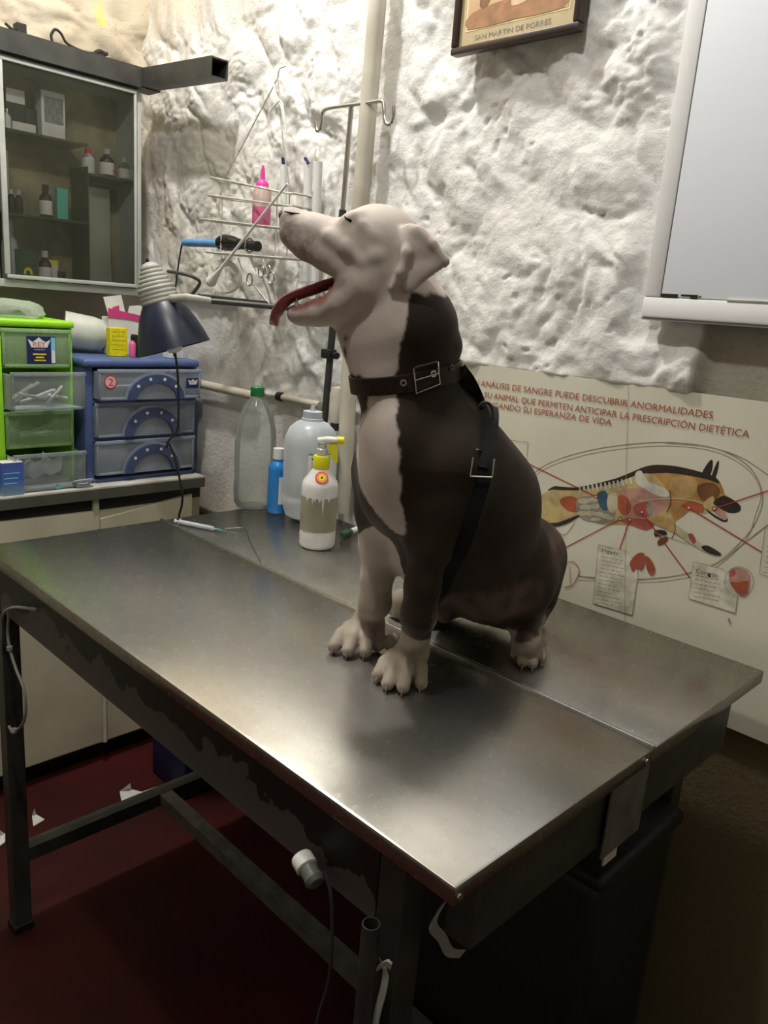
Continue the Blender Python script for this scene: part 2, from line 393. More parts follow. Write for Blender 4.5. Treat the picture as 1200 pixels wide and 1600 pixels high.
# ------------------------------------------------------------------ examination table
def steelmat(name, seed):
    mt, t, b, o = nt(name); b.inputs['Metallic'].default_value = 1
    tc = t.nodes.new('ShaderNodeTexCoord')
    def noise(scale, d, st=None, rot=0):
        mp = t.nodes.new('ShaderNodeMapping'); mp.inputs['Scale'].default_value = st or (1, 1, 1); mp.inputs['Rotation'].default_value = (0, 0, rot); mp.inputs['Location'].default_value = (seed, seed, 0)
        t.links.new(tc.outputs['Object'], mp.inputs[0])
        n = t.nodes.new('ShaderNodeTexNoise'); n.inputs['Scale'].default_value = scale; n.inputs['Detail'].default_value = d; n.inputs['Roughness'].default_value = .62
        t.links.new(mp.outputs[0], n.inputs['Vector']); return n.outputs['Fac']
    r = t.nodes.new('ShaderNodeValToRGB'); r.color_ramp.elements[0].position = .3; r.color_ramp.elements[1].position = .7
    r.color_ramp.elements[0].color = (.395, .38, .35, 1); r.color_ramp.elements[1].color = (.435, .425, .395, 1)
    t.links.new(noise(26, 5, (1, 2.6, 1), .6), r.inputs[0]); t.links.new(r.outputs[0], b.inputs['Base Color'])
    mr = t.nodes.new('ShaderNodeMapRange'); mr.inputs['From Min'].default_value = .3; mr.inputs['From Max'].default_value = .7
    mr.inputs['To Min'].default_value = .25; mr.inputs['To Max'].default_value = .28
    t.links.new(noise(40, 4, (2.4, 1, 1), .3), mr.inputs['Value']); t.links.new(mr.outputs[0], b.inputs['Roughness'])
    # short scratches in two directions
    a = noise(60, 3, (1, 14, 1), .5); c = noise(50, 3, (12, 1, 1), .2)
    ad = t.nodes.new('ShaderNodeMath'); t.links.new(a, ad.inputs[0]); t.links.new(c, ad.inputs[1])
    bp = t.nodes.new('ShaderNodeBump'); bp.inputs['Strength'].default_value = .018; bp.inputs['Distance'].default_value = .001
    t.links.new(ad.outputs[0], bp.inputs['Height'])
    gl = t.nodes.new('ShaderNodeBsdfGlossy'); gl.distribution = 'BECKMANN'
    t.links.new(r.outputs[0], gl.inputs['Color']); t.links.new(mr.outputs[0], gl.inputs['Roughness']); t.links.new(bp.outputs[0], gl.inputs['Normal'])
    g2 = t.nodes.new('ShaderNodeBsdfGlossy'); g2.distribution = 'BECKMANN'; g2.inputs['Roughness'].default_value = .66
    t.links.new(r.outputs[0], g2.inputs['Color']); t.links.new(bp.outputs[0], g2.inputs['Normal'])
    mg = t.nodes.new('ShaderNodeMixShader'); mg.inputs[0].default_value = .26
    t.links.new(gl.outputs[0], mg.inputs[1]); t.links.new(g2.outputs[0], mg.inputs[2]); t.links.new(mg.outputs[0], o.inputs[0])
    return mt
ST = steelmat('scratched_stainless', 0); ST2 = steelmat('scratched_stainless_rear', 4)
def railmat():
    mt, t, b, o = nt('peeling_black_paint'); b.inputs['Roughness'].default_value = .5
    tc = t.nodes.new('ShaderNodeTexCoord'); sx = t.nodes.new('ShaderNodeSeparateXYZ'); t.links.new(tc.outputs['Object'], sx.inputs[0])
    n = t.nodes.new('ShaderNodeTexNoise'); n.inputs['Scale'].default_value = 13; n.inputs['Detail'].default_value = 6; t.links.new(tc.outputs['Object'], n.inputs['Vector'])
    mu = t.nodes.new('ShaderNodeMath'); mu.operation = 'MULTIPLY_ADD'; mu.inputs[1].default_value = .16; t.links.new(n.outputs['Fac'], mu.inputs[0]); t.links.new(sx.outputs['Z'], mu.inputs[2])
    g = t.nodes.new('ShaderNodeMath'); g.operation = 'GREATER_THAN'; g.inputs[1].default_value = T - .082 + .08; t.links.new(mu.outputs[0], g.inputs[0])
    x = t.nodes.new('ShaderNodeMixRGB'); x.inputs[1].default_value = (.085, .085, .08, 1); x.inputs[2].default_value = (.010, .010, .009, 1)
    t.links.new(g.outputs[0], x.inputs[0]); t.links.new(x.outputs[0], b.inputs['Base Color']); return mt
RM = railmat()
X0, X1, Y0, YS, Y1 = -1.672, -.385, .538, .9515, 1.342
tb = thing('examination_table', 'stainless steel veterinary examination table on a dark square tube frame, the dog sitting on it', 'table', ((X0 + X1) / 2, (Y0 + Y1) / 2, 0))
MB().box((X0, Y0, T - .024), (X1, YS - .002, T), .004).build('front_panel', ST, tb, True)
MB().box((X0, YS + .002, T - .024), (X1, Y1, T - .001), .003).build('rear_panel', ST2, tb, True)
MB().box((X0, YS - .0045, T - .02), (X1, YS + .0015, T + .0035), .0014).build('seam_rim', M['steel'], tb, True)
MB().box((X0 + .04, .558, T - .134), (X1 - .121, .593, T - .0245)).build('front_rail', RM, tb)
MB().box((X0 + .05, Y1 - .07, T - .12), (X1 - .09, Y1 - .03, T - .0245)).build('rear_rail', M['dark'], tb)
for xa in (X0 + .002, X1 - .050):
    MB().box((xa, .596, T - .12), (xa + .035, Y1 - .082, T - .0245)).build('end_rail', M['dark'], tb)
for xa in (-1.671, -.504):
    for ya in (.557, Y1 - .08):
        lg = MB().box((xa, ya, .012), (xa + .038, ya + .038, T - .0245), .002).build('leg', M['dark'], tb)
        MB().box((xa - .004, ya - .004, 0), (xa + .042, ya + .042, .02), .003).build('foot_cap', M['black'], lg)
for xa in (-1.670, -.503):
    MB().box((xa, .5955, .182), (xa + .036, Y1 - .081, .217)).build('stretcher', M['dark'], tb)
MB().box((-1.6335, .93, .183), (-.5035, .965, .216)).build('long_stretcher', M['grey'], tb)
mb = MB(); disc(mb, (X1 + .0003, .545, T - .013), (1, 0, 0), .004, .002); mb.build('rivet', M['steel'], tb, True)
mb = MB(); disc(mb, (X1 + .0003, .93, T - .013), (1, 0, 0), .005, .002); mb.build('rivet', M['steel'], tb, True)
# pale plate on the table's end below the seam
q = [X(1020, 1208, -.3845), X(964, 1246, -.3845), X(961, 1300, -.3845), X(1012, 1262, -.3845)]
yy = [p[1] for p in q]; zz = [p[2] for p in q]
o = MB().box((X1 - .0095, min(yy), T - .135), (X1 - .0065, max(yy), T - .026), .001).build('end_plate', M['grey'], tb)
MB().box((X1 - .01, min(yy) + .012, T - .150), (X1 - .0075, min(yy) + .045, T - .1355)).build('plate_tab', M['ivory'], o)

# things tied and hung on the table frame
def P(*a): return np.array(a, float)
pts = smoothpath([Y(2, 1000, .551), Y(4, 962, .546), Y(18, 950, .543), Y(40, 950, .548), Y(58, 953, .552)], 5)
mb = MB().tube(pts, .0035); pts = smoothpath([Y(14, 952, .545), Y(12, 985, .548), Y(15, 1012, .548), Y(25, 1045, .548), Y(38, 1080, .548), Y(40, 1115, .548), Y(33, 1135, .548), Y(20, 1142, .548), Y(14, 1135, .548)], 5)
mb.tube(pts, .003); mb.lathe([(0, -.008), (.006, -.005), (.008, 0), (.006, .005), (0, .008)], Y(22, 1142, .546)); mb.lathe([(0, -.007), (.006, -.004), (.006, .004), (0, .007)], Y(15, 1013, .546))
tag(mb.build('cord', M['tape'], None, True), 'knotted grey cord tied round the table leg at the left, hanging in a loop', 'cord')
c0, c1 = Y(478, 1340, .543), Y(503, 1352, .543)
sk = thing('cable_socket', 'white and grey cable socket hanging on the front rail of the table', 'socket', Y(485, 1345, .543))
ax = P(.85, -.15, -.25)
MB().lathe([(.0, 0), (.012, 0), (.0135, .003), (.0135, .016), (.011, .018), (0, .018)], Y(470, 1338, .536), Y(470, 1338, .536) + ax).build('collar', M['wplast'], sk, True)
MB().lathe([(.0, .0182), (.0115, .0182), (.0105, .03), (.0125, .034), (.009, .040), (0, .041)], Y(470, 1338, .536), Y(470, 1338, .536) + ax).build('cap', M['grey'], sk, True)
MB().tube(smoothpath([Y(508, 1362, .536), Y(517, 1400, .536), Y(519, 1460, .536), Y(514, 1530, .536), Y(497, 1590, .536), Y(488, 1640, .536)], 5), .0022).build('cord', M['dark'], sk, True)
p = Y(580, 1443, .536)
mb = MB().lathe([(.0105, -.9), (.0105, 0), (.0085, 0), (.0085, -.3), (0, -.3)], (p[0], .536, p[2]), None, 24)
mb.lathe([(0, -p[2] + .001), (.0105, -p[2] + .001), (.0105, -.88)], (p[0], .536, p[2]))
o = mb.build('steel_tube', M['dark'], None, True); tag(o, 'open ended grey steel tube standing against the near right table leg', 'tube')
mb = MB().strip(smoothpath([Y(596, 1500, .546), Y(603, 1520, .543), Y(600, 1545, .542), Y(592, 1575, .542), Y(587, 1600, .542), Y(584, 1640, .544)], 5), (.010, -.002, .0), .0012)
mb.strip(smoothpath([Y(590, 1512, .543), Y(604, 1503, .541), Y(612, 1508, .544)], 5), (.003, -.002, .011), .003)
tag(mb.build('adhesive_tape_end', M['rag'], None, True), 'torn white tape trailing beside the upright steel tube', 'tape')
mb = MB().strip(smoothpath([X(692, 1412, -.438), X(676, 1445, -.436), X(690, 1465, -.434), X(702, 1487, -.433), X(722, 1490, -.434)], 5), (0, .012, .004), .001)
tag(mb.build('cloth_strip', M['tape'], None, True), 'grey cloth strip dangling under the near corner of the table', 'cloth')

# dark bin under the table
p = Y(1072, 1266, 1.25)
zt = min(p[2], .78); xr = p[0]; print('bin', xr, zt)
bn = thing('storage_bin', 'charcoal plastic bin standing under the right end of the table', 'bin', (xr - .2, 1.12, 0))
mb = MB().box((xr - .40, .985, .001), (xr - .01, 1.25, zt - .02), .03, seg=3); mb.build('tub', M['bin'], bn, True)
mb = MB().box((xr - .41, .975, zt - .03), (xr, 1.255, zt), .012, seg=3); mb.build('rim', M['bin'], bn, True)

# paper scraps on the floor
def scrap(pxs, label, name='paper_scrap'):
    c = np.mean([Zp(*q, .002) for q in pxs], 0)
    mb = MB(); poly = [Zp(*q, .001) for q in pxs]
    mb.prism(poly, (0, 0, .002))
    # a folded flap
    mb.prism([poly[0], poly[1], (poly[0] + poly[1]) / 2 * .6 + c * .4 + P(0, 0, .03)], (0, 0, .001))
    tag(mb.build(name, M['paper']), label, 'paper')
scrap([(187, 1237), (205, 1234), (222, 1238), (244, 1230), (246, 1236), (222, 1246), (205, 1246), (190, 1254)], 'torn white paper scrap on the red floor beyond the table stretcher')
scrap([(50, 1275), (56, 1273), (70, 1281), (52, 1292)], 'small white paper scrap on the floor just right of the left table leg')
scrap([(-14, 1312), (8, 1303), (8, 1316), (-10, 1330)], 'white paper scrap on the floor at the far left edge')
p = Zp(262, 1228, 0)
o = MB().box((p[0] - .1, p[1] + .0, .001), (p[0] + .10, p[1] + .16, .20), .01).build('blue_box', mat('deep_blue_plastic', (.012, .018, .09), .5), None, True)
tag(o, 'dark blue box on the floor behind the table, partly hidden by the front rail', 'box')

# ------------------------------------------------------------------ counter with doors on the left
CX, CT = -2.176, 1.49 - .575
ct = thing('base_cabinet', 'cream base cabinet with loose doors along the left wall', 'cabinet', (-2.4, .7, 0))
CY0, CY1 = .0, 1.39
MB().box((-2.57, CY0, .06), (CX - .022, CY1, CT - .038)).build('body', M['cream'], ct)
MB().box((-2.57, CY0 + .01, .0), (CX - .06, CY1 - .01, .0598)).build('plinth', M['black'], ct)
yj = X(157, 830, CX)[1]
zt_, zb_ = CT - .075, .075
def door(y0, y1, zl, zr):
    mb = MB(); mb.prism([(CX - .0215, y0, zb_), (CX - .0215, y1, zb_), (CX - .0215, y1, zr), (CX - .0215, y0, zl)], (.018, 0, 0))
    return mb.build('door', M['cream'], ct)
door(CY0 + .02, yj - .018, CT - .062, CT - .075)
door(yj + .003, CY1 - .04, CT - .100, CT - .058)
d3 = MB().box((CX - .0215, yj - .016, .07), (CX - .0085, yj + .001, CT - .04)).build('centre_post', M['cream'], ct)
MB().box((CX - .0215, CY0, CT - .075), (CX - .02, CY1, CT - .0385)).build('gap_shadow_board', M['black'], ct)
o = MB().box((-2.57, CY0 - .01, CT - .036), (CX, CY1 + .004, CT), .002).build('worktop', M['ctop'])
tag(o, 'worn whitish worktop over the cream base cabinet', 'worktop')
MB().box((CX - .003, CY0 - .0095, CT - .0365), (CX + .0025, CY1 + .0035, CT - .006)).build('edge_strip', M['cedge'], o)
MB().lathe([(0, 0), (.007, 0), (.007, .46), (0, .46)], (CX + .0045, X(163, 1140, CX)[1], .076)).build('door_rod', M['pipe'], ct, True)

# ---- lime drawer tower
GX = -2.245
g0, g1 = X(-16, 560, GX)[1], X(116, 560, GX)[1]; gt = X(60, 500, GX)[2]
gr = thing('drawer_tower', 'lime green four drawer plastic tower at the left end of the worktop', 'drawer unit', (GX - .15, (g0 + g1) / 2, CT))
GB = -2.55
mb = MB().box((GB, g0, CT), (GX - .012, g0 + .008, gt - .02), .002); mb.box((GB, g1 - .008, CT), (GX - .012, g1, gt - .02), .002); mb.box((GB, g0, CT), (GB + .006, g1, gt - .02))
mb.box((GX - .013, g0, CT), (GX + .0005, g0 + .030, gt - .0205), .002); mb.build('side_panels', M['lime'], gr, True)
mb = MB().box((GB, g0 - .003, gt - .02), (GX + .002, g1 + .003, gt), .007, seg=3); mb.build('top', M['lime'], gr, True)
dz = (gt - .02 - CT) / 4
white_wrap = mat('wrapped_gauze', (.72, .72, .68), .6, c2=(.5, .5, .47), scale=30)
def drawer(par, x, y0, y1, z0, z1, m, depth=.24, name='drawer'):
    mb = MB(); th = .003
    mb.box((x - th, y0, z0), (x, y1, z1), .002)
    mb.box((x - depth, y0, z0), (x - th, y0 + th, z1 - .008)); mb.box((x - depth, y1 - th, z0), (x - th, y1, z1 - .008)); mb.box((x - depth, y0, z0), (x - th, y1, z0 + th))
    mb.box((x - .001, y0 - .003, z1 - .010), (x + .004, y1 + .003, z1), .0015); mb.box((x - .001, y0, z0), (x + .003, y1, z0 + .007), .0015)
    mb.box((x - .001, y0, z0), (x + .003, y0 + .007, z1), .0015); mb.box((x - .001, y1 - .007, z0), (x + .003, y1, z1), .0015)
    return mb.build(name, m, par, True)
gd = []
for k in range(4):
    z1 = gt - .021 - k * dz; out = (0, .055, .003, .05)[k]
    d = drawer(gr, GX + out, g0 + .032, g1 - .010 + .014 * (k % 2), z1 - dz + .006, z1 - .003, M['limedrawer'] if k % 2 == 0 else M['drawer']); gd.append((d, GX + out, z1))
    if k < 3: MB().box((GB + .007, g0 + .0085, z1 - dz + .001), (GX - .014, g1 - .0085, z1 - dz + .005)).build('divider_shelf', M['lime'], gr)
# contents seen through the fronts
r_ = random.Random(3)
def contents(x, y0, y1, z0, z1, n, mats, label, name, group, cat):
    for i in range(n):
        a = r_.uniform(-.5, .9); L = r_.uniform(.05, .10); cy = r_.uniform(y0 + .03, y1 - .03); cz = z0 + .014 + r_.uniform(0, (z1 - z0) * .35)
        xx = x - .02 - .012 * i
        pa = P(xx, cy - L / 2 * math.cos(a), max(z0 + .008, cz - L / 2 * math.sin(a))); pb = P(xx, cy + L / 2 * math.cos(a), min(z1 - .014, cz + L / 2 * math.sin(a)))
        for q in (pa, pb): q[1] = min(max(q[1], y0 + .012), y1 - .012); q[2] = max(q[2], z0 + .008)
        mb = MB().tube([pa, pa * .85 + pb * .15, pa * .84 + pb * .16, pb], [.0055, .0055, .0045, .0045], 8)
        tag(mb.build(name, r_.choice(mats)), label, cat, group)
d, gx, z1 = gd[1]
contents(gx, g0 + .01, g1 - .01, z1 - dz + .008, z1 - .01, 8, [M['wplast'], M['ivory']], 'pale wrapped syringe inside the second drawer of the lime tower', 'syringe_pack', 'syringes in the second lime drawer', 'syringe')
d, gx, z1 = gd[2]
sage = mat('sage_plastic', (.25, .38, .22), .4)
contents(gx, g0 + .01, g1 - .01, z1 - dz + .008, z1 - .01, 8, [sage, M['frost']], 'greenish syringe lying inside the third drawer of the lime tower', 'syringe', 'syringes in the third lime drawer', 'syringe')
d, gx, z1 = gd[0]
mb = MB().strip(smoothpath([P(gx - .02, g0 + .03, z1 - .03), P(gx - .03, g0 + .06, z1 - .07), P(gx - .03, g1 - .05, z1 - .08), P(gx - .03, g1 - .03, z1 - .04)], 5), (.04, 0, .01), .003)
tag(mb.build('plastic_wrapper', M['frost'], None, True), 'crumpled wrapper inside the top lime drawer behind its sticker', 'wrapper')
d, gx, z1 = gd[3]
mb = MB()
for i in range(3):
    y0_ = g0 + .02 + i * .055
    mb.strip(smoothpath([P(gx - .02 - .02 * i, y0_, z1 - .03), P(gx - .03 - .02 * i, y0_ + .03, z1 - .06), P(gx - .02 - .02 * i, y0_ + .06, z1 - .045)], 5), (.02, .0, .05), .002)
tag(mb.build('gauze_packet', white_wrap, None, True), 'white gauze packets bunched in the bottom lime drawer', 'gauze')
# brand sticker
def sticker(par, x, ya, yb, za, zb, full):
    w, hgt = yb - ya, zb - za
    s = MB().box((x, ya, za), (x + .0006, yb, zb)).build('sticker', M['stickernavy'], par)
    def pt(u, v, dx=.0009): return (x + dx, ya + u * w, za + v * hgt)
    c = MB().prism([pt(*q) for q in ((.04, .90), (.2, .80), (.30, .86), (.42, .97), (.54, .86), (.66, .80), (.82, .90), (.70, .60), (.16, .60))] if full else
                   [pt(*q) for q in ((.12, .85), (.32, .70), (.5, .9), (.68, .70), (.88, .85), (.76, .35), (.24, .35))], (.0002, 0, 0))
    c.build('crown_mark', M['paper'], s)
    if full:
        text('REY', pt(.21, .635, .0014), FACE_X, hgt * .17, w * .44, M['red'], s)
        text('PLASTIC', pt(.26, .50, .0012), FACE_X, hgt * .05, w * .36, M['paper'], s)
        for i, (u, ww) in enumerate(((.2, .46), (.3, .28), (.24, .40))):
            MB().prism([pt(u, .33 - i * .11), pt(u + ww, .33 - i * .11), pt(u + ww, .38 - i * .11), pt(u, .38 - i * .11)], (.0003, 0, 0)).build('print_line', M['yellow'], s)
        MB().prism([pt(.83, .03), pt(.98, .03), pt(.98, .97), pt(.83, .97)], (.0003, 0, 0)).build('side_band', M['skyprint'], s)
        MB().prism([pt(.85, .05, .0013), pt(.96, .05, .0013), pt(.96, .5, .0013), pt(.85, .5, .0013)], (.0002, 0, 0)).build('barcode_patch', M['paper'], s)
    else:
        text('REY', pt(.36, .45, .0014), FACE_X, hgt * .22, w * .28, M['red'], s)
d, gx, z1 = gd[0]
a, b_ = X(41, 525, gx + .001), X(88, 569, gx + .001)
sticker(d, gx + .0003, a[1], b_[1], b_[2], a[2], True)
# plastic bag on top
mb = MB(); ring = []
for i in range(9):
    for j in range(14): pass
bm = mb.bm
bmesh.ops.create_icosphere(bm, subdivisions=3, radius=1)
for v in bm.verts:
    n = fbm(np.array([v.co.x * 2.3 + 5]), np.array([v.co.y * 2.3 + v.co.z * 2 + 3]), 91)[0]
    k = .75 + .6 * n
    v.co = Vector((GX - .12 + v.co.x * .09 * k, (g0 + g1) / 2 + v.co.y * .08 * k - .01, gt + .001 + max(0, v.co.z * .035 * k + .012)))
tag(mb.build('plastic_bag', M['bag'], None, True), 'crumpled clear plastic bag lying on top of the lime drawer tower', 'bag')

# ---- blue three drawer unit
BX = -2.215
b0, b1 = X(133, 600, BX)[1], X(314, 600, BX)[1]; bt = X(240, 562, BX)[2]
b1 = min(b1, 1.388)
bl = thing('drawer_unit', 'slate blue three drawer plastic unit at the right end of the worktop', 'drawer unit', (BX - .15, (b0 + b1) / 2, CT))
mb = MB().box((-2.55, b0, CT), (BX - .01, b0 + .028, bt - .02), .004); mb.box((-2.55, b1 - .012, CT), (BX - .01, b1, bt - .02), .003); mb.box((-2.555, b0, CT), (-2.549, b1, bt - .02)); mb.box((-2.55, b0, CT), (BX - .01, b1, CT + .012), .003)
mb.build('shell', M['blue'], bl, True)
mb = MB().box((-2.56, b0 - .006, bt - .024), (BX + .006, b1 + .002, bt), .009, seg=3); mb.build('top', M['blue'], bl, True)
zz_ = [bt - .026, X(240, 627, BX)[2], X(240, 684, BX)[2], CT + .014]
zz_[1] = (zz_[1]); names = []
for k in range(3):
    z1, z0 = zz_[k] - .001, zz_[k + 1] + .010
    out = (.02, .0, .0)[k]
    dr = drawer(bl, BX + out, b0 + .030, b1 - .013 + (.008 if k == 0 else 0), z0, z1, M['bluedrawer'], .28)
    w = b1 - b0 - .043; cy = b0 + .03 + w * .55; R0 = w * .24
    zc = z0 - .012; hgt = (z1 - z0)
    ro, ri = w * .285, w * .205
    sq = min(1.0, (hgt * .84) / ro)
    arc = [(BX + out + .0045, cy + ro * math.cos(t_), zc + .012 + ro * sq * math.sin(t_)) for t_ in np.linspace(0, math.pi, 25)]
    arc += [(BX + out + .0045, cy + ri * math.cos(t_), zc + .012 + ri * sq * .95 * math.sin(t_)) for t_ in np.linspace(math.pi, 0, 25)]
    hd = MB().prism(arc, (.007, 0, 0)).build('handle', M['handle'], dr)
    rm = (ro + ri) / 2
    for t_ in (math.radians(38), math.radians(72), math.radians(106), math.radians(140)):
        mb = MB(); disc(mb, (BX + out + .0117, cy + rm * math.cos(t_), zc + .012 + rm * sq * .98 * math.sin(t_)), (1, 0, 0), .0048, .001, 12)
        mb.build('stud', M['wplast'], hd, True)
    rim = MB().prism([(BX + out + .0042, cy + (ro + .008) * math.cos(t_), zc + .012 + (ro * sq + .008) * math.sin(t_)) for t_ in np.linspace(0, math.pi, 25)], (.0002, 0, 0)).build('handle_recess', M['bluedrawer'], dr)
    if k < 2: MB().box((-2.545, b0 + .0285, zz_[k + 1] - .004), (BX - .012, b1 - .0125, zz_[k + 1] + .006)).build('divider_shelf', M['blue'], bl)
    names.append((dr, BX + out, z0, z1))
dr, bx, z0, z1 = names[0]
a, b_ = X(292, 591, bx + .004), X(312, 606, bx + .004)
sticker(dr, bx + .0005, a[1], b_[1], b_[2], a[2], False)
c = X(173, 597, bx + .001)
s = MB(); disc(s, (bx + .0005, c[1], c[2]), (1, 0, 0), .020, .0006, 28); s = s.build('number_sticker', M['red'], dr)
q = MB(); disc(q, (bx + .0012, c[1], c[2]), (1, 0, 0), .0165, .0003, 28); q.build('sticker_field', mat('pale_pink_print', (.8, .52, .5), .5), s)
text('2', (bx + .0018, c[1] - .0075, c[2] - .0105), FACE_X, .021, .015, M['red'], s)
contents(names[2][1], b0 + .04, b1 - .02, names[2][2] + .004, names[2][3], 7, [M['wplast'], M['ivory'], M['ltblue']], 'wrapped syringe inside the bottom drawer of the blue unit', 'syringe_pack', 'syringes in the bottom blue drawer', 'syringe')
contents(names[0][1], b0 + .06, b1 - .05, names[0][2] + .004, names[0][3], 4, [M['wplast'], M['ivory']], 'pale packet lying inside the top drawer of the blue unit', 'dressing_packet', 'packets in the top blue drawer', 'packet')

# ---- small things on the worktop and on the drawer units
# white translucent bowl lying tipped
mb = MB().lathe([(.0, 0), (.028, .003), (.047, .018), (.053, .045), (.056, .13), (.054, .13), (.051, .045), (.045, .02), (.026, .005), (0, .003)], X(169, 548, -2.40) * [1, 1, 0] + P(0, 0, bt + .052), X(107, 520, -2.44) * [1, 1, 0] + P(0, 0, bt + .066))
tag(mb.build('plastic_bowl', mat('translucent_white', (.62, .63, .56), .35), None, True), 'translucent white bowl tipped on its side on the blue drawer unit', 'bowl')
# open carton
CXp = -2.36
def pan(pl, th, m_, nm, par): return MB().prism([X(*q, CXp) for q in pl], (th, 0, 0)).build(nm, m_, par)
ca = thing('medicine_carton', 'opened white and magenta medicine carton on the blue drawer unit behind the lamp', 'carton', X(205, 545, CXp))
y0c, y1c = X(171, 540, CXp)[1], X(232, 540, CXp)[1]; zt = X(200, 497, CXp)[2]
MB().box((CXp - .05, y0c, bt + .001), (CXp, y1c, zt), .001).build('box', M['paper'], ca)
MB().prism([X(*q, CXp + .0015) for q in ((169, 481), (232, 496), (232, 506), (200, 499), (169, 496))], (.0006, 0, 0)).build('print_band', M['magenta'], ca)
fl = pan([(170, 495), (161, 464), (189, 461), (197, 494)], .001, M['paper'], 'flap', ca)
MB().prism([X(*q, CXp + .0012) for q in ((170, 494), (176, 480), (186, 477), (187, 495))], (.0005, 0, 0)).build('flap_print', M['magenta'], fl)
pan([(198, 495), (202, 478), (222, 477), (226, 496)], .001, M['paper'], 'flap', ca)
yb = MB(); q0, q1 = X(172, 552, -2.30), X(199, 513, -2.30)
yb.box((-2.325, q0[1], bt + .001), (-2.30, q1[1], q1[2]), .0015)
o = yb.build('yellow_box', M['yellow']); tag(o, 'small bright yellow box in front of the opened carton', 'box')
for i in range(5):
    zc = q1[2] - .012 - i * .013
    MB().box((-2.2999, q0[1] + .006, zc), (-2.2996, q1[1] - .006 - .006 * (i % 2), zc + .0018)).build('print_line', mat('olive_print', (.4, .36, .02), .6) if i == 0 else bpy.data.materials['olive_print'], o)
def bottle(name, x, px, pyb, pyt, wpx, mglass, mcap, label, cat='bottle', mlabel=None, z=None, prof=None, group=None):
    b = X(px, pyb, x); t_ = X(px, pyt, x); z = b[2] if z is None else z; H_ = t_[2] - z
    s = (np.linalg.norm(R.T @ (b - CAM)) ); depth = (R.T @ (b - CAM))[2]; r = wpx * depth / FPX / 2
    o = MB().lathe([(0, 0), (r * .93, 0), (r, .04 * H_), (r, .58 * H_), (r * .9, .66 * H_), (r * .45, .76 * H_), (r * .42, .84 * H_), (0, .84 * H_)], (x, b[1], z), None, 20).build(name, mglass, None, True)
    tag(o, label, cat, group)
    MB().lathe([(0, .81 * H_), (r * .52, .81 * H_), (r * .52, 1.0 * H_), (0, 1.0 * H_)], (x, b[1], z), None, 16).build('cap', mcap, o, True, 30)
    if mlabel: MB().lathe([(r * 1.02, .1 * H_), (r * 1.03, .1 * H_), (r * 1.03, .52 * H_), (r * 1.02, .52 * H_)], (x, b[1], z), None, 20).build('paper_label', mlabel, o, True)
    return o
bottle('medicine_bottle', -2.29, 207, 553, 525, 11, M['pinkliq'], M['black'], 'small pink vial with black cap between the yellow box and the lamp', z=bt + .001)
o = MB().box((-2.315, X(211, 550, -2.29)[1], bt + .001), (-2.275, X(216, 550, -2.29)[1], X(212, 523, -2.29)[2]), .001).build('black_box', M['black']); tag(o, 'narrow black box edge just left of the lamp shade', 'box')
MB().box((-2.2749, X(212.5, 550, -2.29)[1], bt + .012), (-2.2744, X(214.5, 550, -2.29)[1], bt + .05)).build('label_patch', M['paper'], o)
o = MB().box((-2.30, X(262, 560, -2.27)[1], bt + .001), (-2.26, X(283, 560, -2.27)[1], X(270, 551, -2.27)[2] + .012), .001).build('white_box', M['paper']); tag(o, 'low white box on the blue drawer unit half hidden under the lamp shade', 'box')
# blue tin and its neighbour
tx = -2.180
def bluegrad():
    mt, t, b, o = nt('violet_to_blue_print'); b.inputs['Roughness'].default_value = .4
    tc = t.nodes.new('ShaderNodeTexCoord'); sx = t.nodes.new('ShaderNodeSeparateXYZ'); t.links.new(tc.outputs['Object'], sx.inputs[0])
    mr = t.nodes.new('ShaderNodeMapRange'); mr.inputs['From Min'].default_value = CT; mr.inputs['From Max'].default_value = CT + .12; t.links.new(sx.outputs['Z'], mr.inputs['Value'])
    r = t.nodes.new('ShaderNodeValToRGB'); r.color_ramp.elements[0].color = (.35, .5, .65, 1); r.color_ramp.elements[1].color = (.05, .04, .18, 1); r.color_ramp.elements[1].position = .85
    e = r.color_ramp.elements.new(.35); e.color = (.06, .16, .5, 1); t.links.new(mr.outputs[0], r.inputs[0]); t.links.new(r.outputs[0], b.inputs['Base Color']); return mt
a, b_ = X(4, 775, tx), X(37, 722, tx)
tn = MB().box((tx - .04, a[1], CT + .0005), (tx, b_[1], b_[2]), .002).build('blue_carton', bluegrad(), None, True); tag(tn, 'small blue and violet carton on the front edge of the worktop', 'carton')
MB().box((tx - .038, a[1] + .002, b_[2]), (tx - .002, b_[1] - .002, b_[2] + .001)).build('top_flap', M['paper'], tn)
for i in range(3): MB().box((tx + .0002, a[1] + .006, b_[2] - .03 - i * .014), (tx + .0005, b_[1] - .012 - .004 * i, b_[2] - .027 - i * .014)).build('print_line', M['skyprint'], tn)
o = MB().box((tx - .05, X(-14, 770, tx)[1], CT + .0005), (tx - .01, X(0, 770, tx)[1], X(0, 705, tx)[2]), .002).build('white_carton', M['paper']); tag(o, 'white carton at the left edge of the photo beside the blue carton', 'carton')
c = X(90, 760, -2.2); mb = MB().lathe([(0, 0), (.009, 0), (.009, .006), (.0045, .008), (.0045, .013), (0, .013)], (c[0], c[1], CT + .0005)); o = mb.build('vial_cap', M['teal'], None, True); tag(o, 'tiny teal vial cap on the worktop in front of the lime tower', 'cap')
c = X(128, 752, -2.2); mb = MB()
for k in range(4):
    mb.tube([P(c[0] - .002 + .008 * k * .5, c[1], CT + .012) + P(0, .028 * math.cos(t_), 0) + P(.016 * math.sin(t_), 0, .003 * k + .006 * math.sin(t_)) for t_ in np.linspace(0, 2 * math.pi, 20)], .002, 6)
mb.box((c[0] - .012, c[1] - .02, CT + .0005), (c[0] + .012, c[1] + .02, CT + .012), .004)
